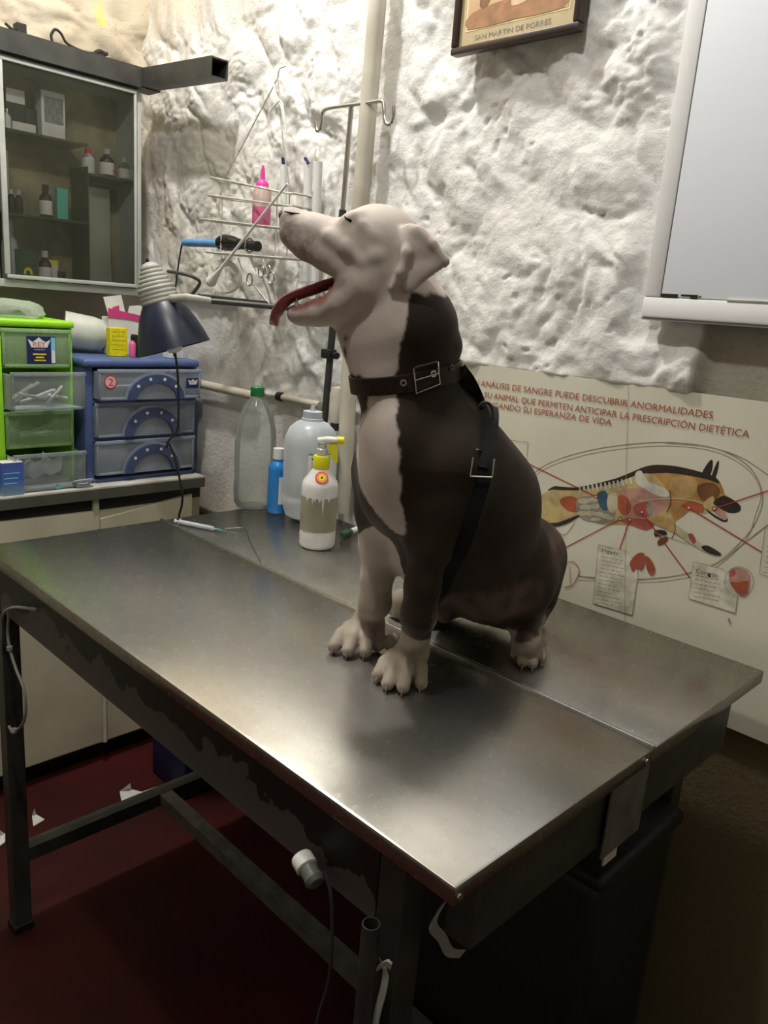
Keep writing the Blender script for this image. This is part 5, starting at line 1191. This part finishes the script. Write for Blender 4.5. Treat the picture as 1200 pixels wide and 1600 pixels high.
# trunk
NK = 1.105
chain([(D(645, 668, 1.12), .072), (D(664, 735, 1.135), .095), (D(718, 802, 1.20), .104), (D(762, 874, 1.285), .098)], .04)
cone(D(690, 672, 1.15), D(748, 774, 1.23), .067, .092, .04)
ell(D(618, 705, 1.06), (.042, .055, .078), .1, .04)                       # fore-chest
ell(D(624, 768, 1.08), (.038, .048, .060), 0, .04)
cone(D(690, 850, 1.17), D(760, 890, 1.24), .075, .075, .05)                # belly
ell(D(694, 948, 1.19), (.020, .025, .026), .2, .02)
# neck
chain([(D(606, 440, NK), .054), (D(629, 515, NK), .067), (D(642, 590, NK + .01), .064)], .035)
ell(D(699, 541, NK + .01), (.020, .034, .020), .2, .012)                      # fold at the nape
cone(D(553, 486, NK), D(602, 585, NK - .02), .027, .040, .035)               # throat
# head
HC = 1.10
ell(D(598, 388, HC), (.054, .062, .052), .25, .02)
ell(D(575, 372, HC), (.040, .055, .036), .3, .02)
for s in (-1, 1):
    ell(D(583, 428, HC + s * .030), (.040, .032, .036), 0, .022)            # cheeks
    ell(D(551, 343, HC + s * .038), (.016, .014, .010), .35, .012)          # brow over the eye
    ell(D(545, 385, HC + s * .036), (.024, .016, .020), .3, .02)
chain([(D(462, 354, HC), .0185), (D(474, 363, HC), .0225), (D(500, 374, HC), .0260), (D(535, 388, HC), .034)], .018, 1.35)
for s in (-1, 1):                                                           # upper lips
    chain([(D(455, 370, HC + s * .012), .0125), (D(478, 386, HC + s * .022), .0140), (D(508, 402, HC + s * .030), .0145), (D(536, 418, HC + s * .036), .016)], .012)
ell(D(452, 338, HC), (.012, .019, .011), .3, .010)
# lower jaw: two branches meeting at the chin
for s in (-1, 1):
    chain([(D(462, 491, HC + s * .011), .0105), (D(498, 488, HC + s * .022), .0145), (D(532, 474, HC + s * .033), .017), (D(566, 450, HC + s * .038), .026)], .014)
    chain([(D(534, 420, HC + s * .040), .008), (D(543, 438, HC + s * .041), .008), (D(534, 458, HC + s * .037), .010)], .012)   # corner of the mouth
cone(D(480, 494, HC), D(545, 482, HC), .011, .022, .016, 1.5)
ell(D(468, 493, HC), (.014, .020, .010), -.3, .010)
# near and far ears: folded flaps
for s in (-1, 1):
    e = HC + s * .058
    cone(D(652, 384, e), D(695, 409, e + s * .008), .021, .0045, .010, .38)
    cone(D(648, 395, e), D(640, 446, e + s * .006), .017, .009, .010, .42)
    cone(D(650, 430, e + s * .004), D(690, 412, e + s * .008), .014, .0055, .010, .38)
    cone(D(642, 378, e - s * .006), D(630, 438, e), .017, .010, .010, .35)
    chain([(D(641, 360, e - s * .006), .009), (D(636, 395, e + s * .008), .0065), (D(626, 425, e + s * .010), .0052), (D(614, 450, e + s * .006), .0036)], .006)
    chain([(D(652, 362, e), .007), (D(676, 382, e + s * .006), .0055), (D(697, 408, e + s * .009), .004)], .006)
cone(D(514, 370, HC - .042), D(542, 388, HC - .052), .007, .0070, .009); cone(D(542, 388, HC - .052), D(566, 410, HC - .058), .0070, .005, .009)
ell(D(587, 401, HC - .057), (.010, .008, .007), .3, .010)
chain([(D(556, 338, HC - .048), .006), (D(566, 352, HC - .054), .005), (D(580, 366, HC - .057), .004)], .006)      # cheek fold
cone(D(560, 362, HC - .050), D(590, 372, HC - .055), .004, .004, .010)
# front legs
nw = Tt(647, 1008, .045)
chain([(D(690, 735, 1.075), .062), (D(684, 800, 1.065), .045), (D(672, 850, 1.055), .029), (D(660, 915, 1.05), .0215), (D(654, 962, 1.05), .0215), (nw, .0235)], .022)
fw = Tt(578, 960, .050)
chain([(D(608, 742, 1.155), .054), (D(597, 797, 1.16), .038), (D(590, 850, 1.165), .025), (D(588, 905, 1.168), .0205), (D(586, 942, 1.17), .0215), (fw, .024)], .022)
def paw(wrist, knuckles, toes, r=.0115, k=.006, base=.021):
    for kn, to in zip(knuckles, toes):
        cone(wrist, kn, base * .8, r * 1.05, .014)
        mid = (np.array(kn) + np.array(to)) / 2 + np.array([0, 0, .004])
        chain([(kn, r), (mid, r * 1.02), (to, r * .92)], k)
NT = [Tt(591, 1054, .0115), Tt(606, 1068, .0105), Tt(630, 1073, .0115), Tt(658, 1067, .011)]
NKN = [Tt(612, 1026, .024), Tt(622, 1028, .030), Tt(637, 1028, .031), Tt(654, 1026, .028)]
paw(nw + np.array([0, 0, -.008]), NKN, NT, .0110, .0035, .0185)
ell(Tt(612, 1004, .016), (.013, .013, .016), 0, .008)
FT = [Tt(522, 1010, .0115), Tt(544, 1016, .0120), Tt(571, 1017, .0120), Tt(590, 1008, .0110)]
FK = [Tt(545, 982, .026), Tt(558, 984, .031), Tt(575, 984, .032), Tt(589, 982, .027)]
paw(fw + np.array([0, 0, -.010]), FK, FT, .0118, .0035, .019)
# hind legs
chain([(D(824, 866, 1.315), .066), (D(800, 905, 1.235), .062), (D(762, 925, 1.175), .046)], .035)       # thigh to knee
chain([(D(762, 925, 1.18), .042), (D(800, 945, 1.23), .034), (D(826, 962, 1.285), .026)], .02)           # shank to hock
hk = D(826, 962, 1.285); hw = Tt(823, 1003, .040)
chain([(hk, .026), (D(822, 975, 1.24), .022), (hw, .021)], .015)
ell(D(832, 888, 1.33), (.046, .06, .058), 0, .03)                                                         # rump
ell(D(848, 925, 1.33), (.022, .045, .035), 0, .03)
HT = [Tt(806, 1022, .0115), Tt(816, 1034, .0115), Tt(832, 1036, .0115), Tt(846, 1028, .0115)]
HK = [Tt(809, 995, .022), Tt(818, 997, .026), Tt(831, 998, .026), Tt(841, 998, .022)]
paw(hw, HK, HT, .0098, .0032, .016)
GW = Tt(626, 940, .03)
chain([(D(760, 880, 1.38), .060), (D(700, 915, 1.36), .045), (D(660, 935, 1.335), .028), (GW, .019)], .025)
paw(GW, [Tt(618, 945, .020), Tt(624, 947, .022), Tt(631, 950, .022)], [Tt(613, 954, .011), Tt(621, 959, .011), Tt(631, 961, .011)], .010, .005, .016)
chain([(D(848, 930, 1.40), .022), (Tt(830, 925, .016) + np.array([0, .10, 0]), .012), (Tt(790, 905, .010) + np.array([0, .12, 0]), .007)], .02)   # tail
# open mouth
cone(D(470, 440, HC), D(548, 441, HC), .018, .007, .006, 1.7, cut=True)
cone(D(455, 437, HC), D(520, 438, HC), .026, .010, .006, 1.7, cut=True)
sl, X_ = region(glo, np.array([ghi[0], ghi[1], T + .01]), 0)
G[sl] = np.maximum(G[sl], (T + .0008 - X_[2]).astype(np.float32))
def sample(p):
    q = (np.array(p) - glo) / CS; i = np.clip(np.floor(q).astype(int), 0, gn - 2); f = q - i; v = 0
    for dx in (0, 1):
        for dy in (0, 1):
            for dz in (0, 1): v += G[i[0] + dx, i[1] + dy, i[2] + dz] * (f[0] if dx else 1 - f[0]) * (f[1] if dy else 1 - f[1]) * (f[2] if dz else 1 - f[2])
    return v
def surfnet(G, lo, cs):
    S = G < 0
    c = [S[i:S.shape[0] - 1 + i, j:S.shape[1] - 1 + j, k:S.shape[2] - 1 + k] for i in (0, 1) for j in (0, 1) for k in (0, 1)]
    n = sum(x.astype(np.int8) for x in c); act = (n > 0) & (n < 8)
    ci = np.argwhere(act); idx = np.full(act.shape, -1, np.int64); idx[act] = np.arange(len(ci))
    acc = np.zeros((len(ci), 3)); cnt = np.zeros(len(ci))
    cor = [(i, j, k) for i in (0, 1) for j in (0, 1) for k in (0, 1)]
    val = {q: G[ci[:, 0] + q[0], ci[:, 1] + q[1], ci[:, 2] + q[2]] for q in cor}
    for a in cor:
        for ax in range(3):
            if a[ax] == 0:
                b = list(a); b[ax] = 1; b = tuple(b); va, vb = val[a], val[b]; m_ = (va < 0) != (vb < 0)
                t = np.where(m_, va / np.where(m_, va - vb, 1), 0)
                p = np.array(a, float)[None].repeat(len(ci), 0); p[:, ax] = t
                acc += p * m_[:, None]; cnt += m_
    V = lo + cs * (ci + acc / cnt[:, None]); F = []
    for ax in range(3):
        u, v = (ax + 1) % 3, (ax + 2) % 3
        A = np.moveaxis(S, ax, 0); e = np.moveaxis(A[:-1] != A[1:], 0, ax); sg = np.moveaxis(A[:-1], 0, ax)
        pt = np.argwhere(e); pt = pt[(pt[:, u] > 0) & (pt[:, v] > 0) & (pt[:, u] < S.shape[u] - 1) & (pt[:, v] < S.shape[v] - 1)]
        q = []
        for du, dv in ((0, 0), (1, 0), (1, 1), (0, 1)):
            k = pt.copy(); k[:, u] -= du; k[:, v] -= dv; q.append(idx[k[:, 0], k[:, 1], k[:, 2]])
        q = np.stack(q, 1); s_ = sg[pt[:, 0], pt[:, 1], pt[:, 2]]
        q[~s_] = q[~s_][:, ::-1]; F.append(q)
    return V, np.concatenate(F)
V, F = surfnet(G, glo, CS)
# coat pattern: R white, G mouth lining, B bare pinkish skin, A grey muzzle
def seg(p, q, r0, r1, sc_=(1, 1, 1)):
    return cone_d([V[:, i] / sc_[i] for i in range(3)], np.array(p) / sc_, np.array(q) / sc_, r0, r1)
def plane_left(p, q):
    """negative to the left of the line p-q, extended along the heading"""
    d = np.array([q[0] - p[0], 0, q[2] - p[2]]); n = np.array([-d[2], 0, d[0]]); n /= np.linalg.norm(n)
    if n[0] < 0: n = -n
    return (V - p) @ n
inf = 1.0
zcol = D(600, 592, 1.05)[2]
head = D(640, 457, 1.04)[2] - V[:, 2]                                        # everything above the nape line is white
nape = np.maximum(np.minimum(plane_left(D(640, 455, 1.05), D(631, 510, 1.05)), plane_left(D(631, 510, 1.05), D(618, 590, 1.05))), zcol - V[:, 2])
nape = np.maximum(plane_left(D(643, 455, 1.05), D(618, 590, 1.05)), zcol - V[:, 2])
cs_ = (1, 8, 1)
stripe = np.minimum.reduce([seg(D(600, 600, 1.03), D(596, 645, 1.02), .0185, .0205, cs_), seg(D(596, 645, 1.02), D(582, 706, 1.01), .0205, .035, cs_), seg(D(582, 706, 1.01), D(593, 765, 1.02), .035, .028, cs_), seg(D(593, 765, 1.02), D(624, 822, 1.05), .028, .009, cs_)])
stripe = np.maximum(stripe, V[:, 1] - 1.16)
fleg = np.maximum(seg(D(590, 800, 1.16), Tt(560, 1000, .0), .062, .12), V[:, 2] - D(588, 806, 1.16)[2] - (V[:, 0] - D(588, 806, 1.16)[0]) * 1.1)
npaw = np.maximum(seg(D(655, 980, 1.05), Tt(625, 1060, .0), .06, .07), V[:, 2] - D(655, 1006, 1.045)[2] + (V[:, 0] - D(655, 1006, 1.045)[0]) * .25)
npaw = np.minimum(npaw, seg(D(684, 900, 1.04), D(677, 1000, 1.04), .002, .006) + .003)
hpaw = np.maximum(seg(D(823, 970, 1.24), Tt(830, 1035, 0), .05, .06), V[:, 2] - D(820, 968, 1.24)[2])
gpaw = seg(D(640, 935, 1.33), Tt(620, 960, 0), .05, .06)
white = np.minimum.reduce([head, nape, stripe, fleg, npaw, hpaw, gpaw])
spot = seg(D(546, 530, 1.07), D(548, 550, 1.08), .007, .009)
white = np.maximum(white, -spot)
mouth = np.minimum.reduce([seg(D(464, 477, HC), D(500, 468, HC), .0095, .0135, (1, 4, 1)), seg(D(500, 468, HC), D(540, 442, HC), .0135, .0125, (1, 4, 1)),
                           seg(D(470, 430, HC), D(545, 437, HC), .022, .010, (1, 1.35, 1)) , seg(D(522, 421, HC), D(542, 436, HC), .004, .008, (1, 4, 1))])
lip = plane_left(D(455, 487, HC), D(540, 459, HC))
skin = np.minimum.reduce([ell_d([V[:, i] for i in range(3)], D(770, 935, 1.15), (.085, .12, .030), .05), ell_d([V[:, i] for i in range(3)], D(862, 855, 1.30), (.025, .12, .038), .2), ell_d([V[:, i] for i in range(3)], D(690, 940, 1.17), (.022, .05, .04))])
skin = np.minimum(skin, np.where(white < .01, V[:, 2] - (T + .135), 1.0))              # white fur turns darker beige on the lower legs and feet
muz = seg(D(452, 358, HC), D(485, 390, HC), .020, .022, (1, 3, 1))
def code(d): return np.clip(.5 - d / .06, 0, 1)
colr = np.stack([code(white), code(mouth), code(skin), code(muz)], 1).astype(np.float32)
Vw = V[:, :1] * RH + V[:, 1:2] * FH + V[:, 2:] * P(0, 0, 1)
me = bpy.data.meshes.new('body'); me.from_pydata(Vw.tolist(), [], F.tolist()); me.update()
me.polygons.foreach_set('use_smooth', [True] * len(me.polygons))
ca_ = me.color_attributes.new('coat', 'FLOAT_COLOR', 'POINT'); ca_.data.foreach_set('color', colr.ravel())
def furmat():
    mt, t, b, o = nt('short_fur'); b.inputs['Roughness'].default_value = .62; b.inputs['Specular IOR Level'].default_value = .22; b.inputs['Sheen Weight'].default_value = .03; b.inputs['Sheen Roughness'].default_value = .4
    at_ = t.nodes.new('ShaderNodeAttribute'); at_.attribute_name = 'coat'; sp_ = t.nodes.new('ShaderNodeSeparateColor'); t.links.new(at_.outputs['Color'], sp_.inputs[0])
    tc = t.nodes.new('ShaderNodeTexCoord')
    def noise(s, d=4):
        n = t.nodes.new('ShaderNodeTexNoise'); n.inputs['Scale'].default_value = s; n.inputs['Detail'].default_value = d; t.links.new(tc.outputs['Object'], n.inputs['Vector']); return n.outputs['Fac']
    def edge(src, amp, w, scale=55):
        m_ = t.nodes.new('ShaderNodeMath'); m_.operation = 'MULTIPLY_ADD'; m_.inputs[1].default_value = amp; t.links.new(noise(scale), m_.inputs[0]); t.links.new(src, m_.inputs[2])
        r = t.nodes.new('ShaderNodeMapRange'); r.interpolation_type = 'SMOOTHSTEP'; r.inputs['From Min'].default_value = .5 + amp * .5 - w; r.inputs['From Max'].default_value = .5 + amp * .5 + w; t.links.new(m_.outputs[0], r.inputs['Value']); return r.outputs[0]
    def ramp(src, a, b_, c, d):
        r = t.nodes.new('ShaderNodeValToRGB'); r.color_ramp.elements[0].position = a; r.color_ramp.elements[1].position = b_; r.color_ramp.elements[0].color = (*c, 1); r.color_ramp.elements[1].color = (*d, 1); t.links.new(src, r.inputs[0]); return r.outputs[0]
    def mix(f, a, b_):
        x = t.nodes.new('ShaderNodeMixRGB'); t.links.new(f, x.inputs[0]); t.links.new(a, x.inputs[1]); t.links.new(b_, x.inputs[2]); return x.outputs[0]
    brown = ramp(noise(14), .3, .7, (.020, .0125, .008), (.034, .022, .014))
    wht = ramp(noise(20), .3, .7, (.54, .46, .42), (.65, .57, .53))
    gry = ramp(noise(150, 3), .38, .62, (.26, .21, .19), (.46, .39, .36))
    pnk = ramp(noise(30), .3, .7, (.19, .065, .06), (.34, .14, .13))
    skn = ramp(noise(24), .35, .65, (.040, .026, .020), (.125, .078, .066))
    wg = mix(edge(at_.outputs['Alpha'], .25, .30), wht, gry)
    beige_fur = ramp(noise(26), .3, .7, (.25, .205, .155), (.37, .32, .26))
    wg = mix(edge(sp_.outputs[2], .7, .9, 30), wg, beige_fur)
    bs = mix(edge(sp_.outputs[2], .5, .22, 18), brown, skn)
    c = mix(edge(sp_.outputs[0], .22, .05), bs, wg)
    c = mix(edge(sp_.outputs[1], .10, .06), c, pnk)
    t.links.new(c, b.inputs['Base Color'])
    bp = t.nodes.new('ShaderNodeBump'); bp.inputs['Strength'].default_value = .22; bp.inputs['Distance'].default_value = .0012; t.links.new(noise(420, 3), bp.inputs['Height']); t.links.new(bp.outputs[0], b.inputs['Normal'])
    return mt
dog = thing('dog', 'brown and white short haired dog sitting on the steel table, mouth open, head raised', 'dog', W3(np.array([D(660, 800, 1.15)[0], 1.15, T])))
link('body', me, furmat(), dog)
def hit(px, py, h0=.90, h1=1.5):
    for h in np.arange(h0, h1, .0015):
        p = D(px, py, h)
        if (p > glo).all() and (p < ghi - CS * 2).all() and sample(p) < 0: return p
    return D(px, py, HC)
wet = mat('wet_black', (.012, .009, .008), .2)
skp = mat('nose_skin', (.12, .085, .08), .4, c2=(.07, .05, .048), scale=60, bump=.3, bscale=300)
# eye, nearly closed
for s in (0, 1):
    p = hit(548, 345) if s == 0 else None
    if s == 1: p = pe.copy(); p[1] = 2 * HC - p[1]
    else: pe = p
    sg = 1 if s == 0 else -1
    pts = [p + np.array([x, sg * (.0008 + abs(x) * .25), -x * .55]) for x in (-.0085, -.005, 0, .005, .0085)]
    MB().tube([W3(q) for q in pts], [.0006, .0016, .0024, .0018, .0006], 10).build('eye', wet, dog, True)
# nose pad and nostril
bm_ = MB(); bmesh.ops.create_icosphere(bm_.bm, subdivisions=3, radius=1)
cN = D(449, 338, HC)
for v in bm_.bm.verts: v.co = Vector(W3(cN + np.array([v.co.x * .0115, v.co.y * .0185, v.co.z * .0100])))
ns = bm_.build('nose', skp, dog, True)
p = hit(456, 334); MB().tube([W3(p + np.array([-.010, -.001, .002])), W3(p + np.array([0, -.001, .0005])), W3(p + np.array([.010, 0, .001]))], [.0006, .0016, .0006], 8).build('nostril', wet, ns, True)
# tongue
tg = mat('tongue', (.36, .10, .11), .35, c2=(.26, .07, .075), scale=40, bump=.3, bscale=250)
path = smoothpath([D(548, 440, HC), D(520, 441, HC), (D(492, 450, HC)), D(468, 458, HC), D(450, 466, HC), D(438, 478, HC), D(431, 492, HC), D(427, 508, HC)], 5)
mb = MB(); rings = []; N_ = len(path)
for i, p in enumerate(path):
    f = i / (N_ - 1); d = np.array(path[min(i + 1, N_ - 1)]) - np.array(path[max(i - 1, 0)]); d /= np.linalg.norm(d); n = np.array([-d[2], 0, d[0]]); n = n if n[2] > 0 or abs(n[2]) < .2 and n[0] < 0 else -n
    wd = .020 + .003 * math.sin(f * 3) if f < .8 else .0225 * math.sqrt(max(0, 1 - ((f - .8) / .205) ** 2)); th = .0065 if f < .85 else .0050
    rings.append([mb.bm.verts.new(W3(p + np.array([0, wd * math.cos(u), 0]) + n * (th * math.sin(u) + .005 * (abs(math.cos(u)) ** 2 - .4)))) for u in np.linspace(0, 2 * math.pi, 17)[:-1]])
for a, b in zip(rings, rings[1:]):
    for k in range(16): mb.bm.faces.new((a[k], a[(k + 1) % 16], b[(k + 1) % 16], b[k]))
mb.bm.faces.new(rings[0]); mb.bm.faces.new(rings[-1])
mb.build('tongue', tg, dog, True)
# lower teeth along the near edge of the jaw
tw = mat('tooth', (.55, .47, .36), .3)
for (px, py, hh_) in ((464, 474, .0075), (474, 473, .004), (484, 470, .004), (495, 466, .0045), (506, 461, .005), (516, 455, .006), (526, 448, .006)):
    q = D(px, py + 4, HC - .016 - (px - 464) * .00036)
    MB().lathe([(0, 0), (.0028, 0), (.0024, hh_ * .6), (.0006, hh_ + .003), (0, hh_ + .0032)], W3(q), W3(q + np.array([-.1, 0, 1.0])), 8).build('tooth', tw, dog, True)
# claws
for grp in (NT, FT, HT):
    for q in grp:
        toc = q - np.array([q[0], q[1], q[2]]) ; away = np.array([-.15, -1, 0])
        MB().tube([W3(q + away * .006 + np.array([0, 0, -.001])), W3(q + away * .012 + np.array([0, 0, -.003])), W3(q + away * .0155 + np.array([0, 0, -.0085]))], [.0028, .0022, .0006], 8).build('claw', mat('claw', (.16, .12, .09), .35) if 'claw' not in bpy.data.materials else bpy.data.materials['claw'], dog, True)
# collar and harness follow the body's own outline
def band(c, axis, width, lift, th, n=72, rmax=.2, ang0=0, ang1=2 * math.pi):
    axis = np.array(axis, float); axis /= np.linalg.norm(axis); u = np.cross(axis, [0, 0, 1.0]); u = u / np.linalg.norm(u) if np.linalg.norm(u) > .1 else np.array([1.0, 0, 0]); v = np.cross(axis, u)
    A = np.linspace(ang0, ang1, n + 1); rad_ = []
    for a in A:
        d = u * math.cos(a) + v * math.sin(a); r = .02
        rr_ = []
        for off in (-.4, 0, .4):
            r = .015
            while r < rmax and sample(np.clip(c + axis * off * width + d * r, glo + CS, ghi - 3 * CS)) < 0: r += .0015
            rr_.append(r)
        rad_.append(max(rr_))
    rad_ = np.array(rad_)
    for _ in range(3): rad_ = (np.roll(rad_[:-1], 1) + rad_[:-1] * 2 + np.roll(rad_[:-1], -1)) / 4 if ang1 - ang0 > 6 else rad_; rad_ = np.append(rad_, rad_[0]) if len(rad_) == n else rad_
    rad_ = rad_ + lift
    mb = MB(); rings = []
    for a, r in zip(A[:-1], rad_[:-1]):
        d = u * math.cos(a) + v * math.sin(a)
        rings.append([mb.bm.verts.new(W3(c + d * (r + dr) + axis * w_)) for dr, w_ in ((0, -width / 2), (th, -width / 2 + .001), (th, width / 2 - .001), (0, width / 2))])
    for i in range(len(rings)):
        a, b = rings[i], rings[(i + 1) % len(rings)]
        for k in range(4): mb.bm.faces.new((a[k], a[(k + 1) % 4], b[(k + 1) % 4], b[k]))
    return mb, (A, rad_, u, v)
cc = D(640, 586, NK + .01); cax = np.array([-.20, -.05, 1.0])
mb, info = band(cc, cax, .024, .0008, .0028)
collar = mb.build('collar', M['leather'], dog, True)
def surf_near(px, py, lift=.006):
    p = hit(px, py); return p + np.array([0, -lift, 0])
def on_collar(px, py, off=.0006):
    """point of the collar's outer face met by a sight line"""
    A, rd_, u, v = info; best = None
    for a, r in zip(A, rd_):
        d = u * math.cos(a) + v * math.sin(a); p = cc + d * (r + .0028 + off)
        if d[1] > 0: continue
        q = R.T @ (W3(p) - CAM); x = 600 + FPX * q[0] / q[2]
        if best is None or abs(x - px) < best[0]: best = (abs(x - px), p, d)
    p, d = best[1], best[2]; axn = cax / np.linalg.norm(cax)
    q = R.T @ (W3(p) - CAM); y = 800 + FPX * q[1] / q[2]
    return p + axn * (y - py) * q[2] / FPX, d
for px, py in ((629, 598), (676, 584), (707, 574)):
    p, d = on_collar(px, py)
    mb = MB(); mb.lathe([(.0022, 0), (.0045, 0), (.0045, .0012), (.0022, .0012), (.0022, 0)], W3(p), W3(p + d), 16); mb.build('eyelet', M['chrome'], collar, True)
p0, d0 = on_collar(648, 594); p1, d1 = on_collar(682, 583); axn = cax / np.linalg.norm(cax)
q = [p0 + axn * .016 + d0 * .003, p1 + axn * .015 + d1 * .003, p1 - axn * .014 + d1 * .003, p0 - axn * .017 + d0 * .003]
mb = MB(); mb.tube([W3(x) for x in (q[1], q[2], q[3], q[0])], .0015, 8); bk = mb.build('buckle', M['chrome'], collar, True)
MB().tube([W3(p0 + d0 * .004), W3(p1 + d1 * .004)], .0012, 8).build('buckle_prong', M['chrome'], bk, True)
MB().tube([W3(q[0] + (q[1] - q[0]) * .05), W3(q[1])], .0014, 8).build('buckle_bar', M['dark'], bk, True)
# harness: girth strap behind the shoulder, back strap to the collar
sS, sN, sB = D(760, 634, 1.20), D(750, 735, 1.085), D(690, 885, 1.17); gc = (sS + sB) / 2 ; gax = np.cross(sN - sS, sB - sS)
mb, ginfo = band(gc, gax, .020, .0025, .003, rmax=.24)
har = mb.build('harness', M['strap'], dog, True)
def drape(pxs, lift=.004): return [hit(*q) + np.array([0, -lift, .0]) for q in pxs]
bs = drape([(716, 577), (730, 596), (743, 622), (752, 648), (754, 672), (751, 700), (748, 728)], .006)
mb = MB(); pts = smoothpath(bs, 4); vs = []
for i, p in enumerate(pts):
    d = np.array(pts[min(i + 1, len(pts) - 1)]) - np.array(pts[max(i - 1, 0)]); d /= np.linalg.norm(d); w_ = np.cross(d, [0, -1, 0]); w_ /= np.linalg.norm(w_)
    vs.append([mb.bm.verts.new(W3(p + w_ * x + np.array([0, y, 0]))) for x, y in ((-.011, 0), (.011, .003), (.011, .006), (-.011, .004))])
for a, b in zip(vs, vs[1:]):
    for k in range(4): mb.bm.faces.new((a[k], a[(k + 1) % 4], b[(k + 1) % 4], b[k]))
mb.bm.faces.new(vs[0]); mb.bm.faces.new(vs[-1]); bst = mb.build('back_strap', M['strap'], dog, True)
for a, b_ in (((738, 712), (764, 738)), ((744, 700), (768, 708))):
    c0_, c1_ = hit(*a) + np.array([0, -.010, 0]), hit(*b_) + np.array([0, -.010, 0]); hcm = min(c0_[1], c1_[1]); zt_, zb_ = c0_[2], c1_[2]
    if b_[1] - a[1] > 15:
        pl4 = [np.array([c0_[0], hcm, zt_]), np.array([c0_[0] - .001, hcm, zb_]), np.array([c1_[0], hcm + .002, zb_ + .001]), np.array([c1_[0], hcm + .002, zt_])]
        mb = MB().tube([W3(x) for x in pl4], .0016, 8); mb.build('buckle', M['chrome'], bst, True)
    else:
        MB().tube([W3(c0_), W3(c1_)], .0013, 8).build('buckle_prong', M['chrome'], bst, True)
p = hit(756, 645) + np.array([0, -.008, 0])
MB().tube([W3(p + np.array([.012 * math.cos(u), -.002, .016 * math.sin(u)])) for u in np.linspace(0, 2 * math.pi, 18)], .0022, 8).build('strap_ring', M['dark'], bst, True)

# ------------------------------------------------------------------ light
def lamp(name, loc, power, radius, color):
    l = bpy.data.lights.new(name, 'POINT'); l.energy = power; l.shadow_soft_size = radius; l.color = color
    o = bpy.data.objects.new(name, l); COL.objects.link(o); o.location = loc; return o
lamp('ceiling_bulb', (-.66, .16, 3.00), 27, .05, (1, .98, .94))
lamp('wall_bulb', (-1.70, .78, 3.2), 58, .05, (1, .985, .95))
w = bpy.data.worlds.new('world'); sc.world = w; w.use_nodes = True
w.node_tree.nodes['Background'].inputs[0].default_value = (.02, .02, .02, 1)
sc.view_settings.view_transform = 'Standard'; sc.view_settings.look = 'None'; sc.view_settings.gamma = 1; sc.view_settings.use_curve_mapping = False
sc.view_settings.exposure = 0.72
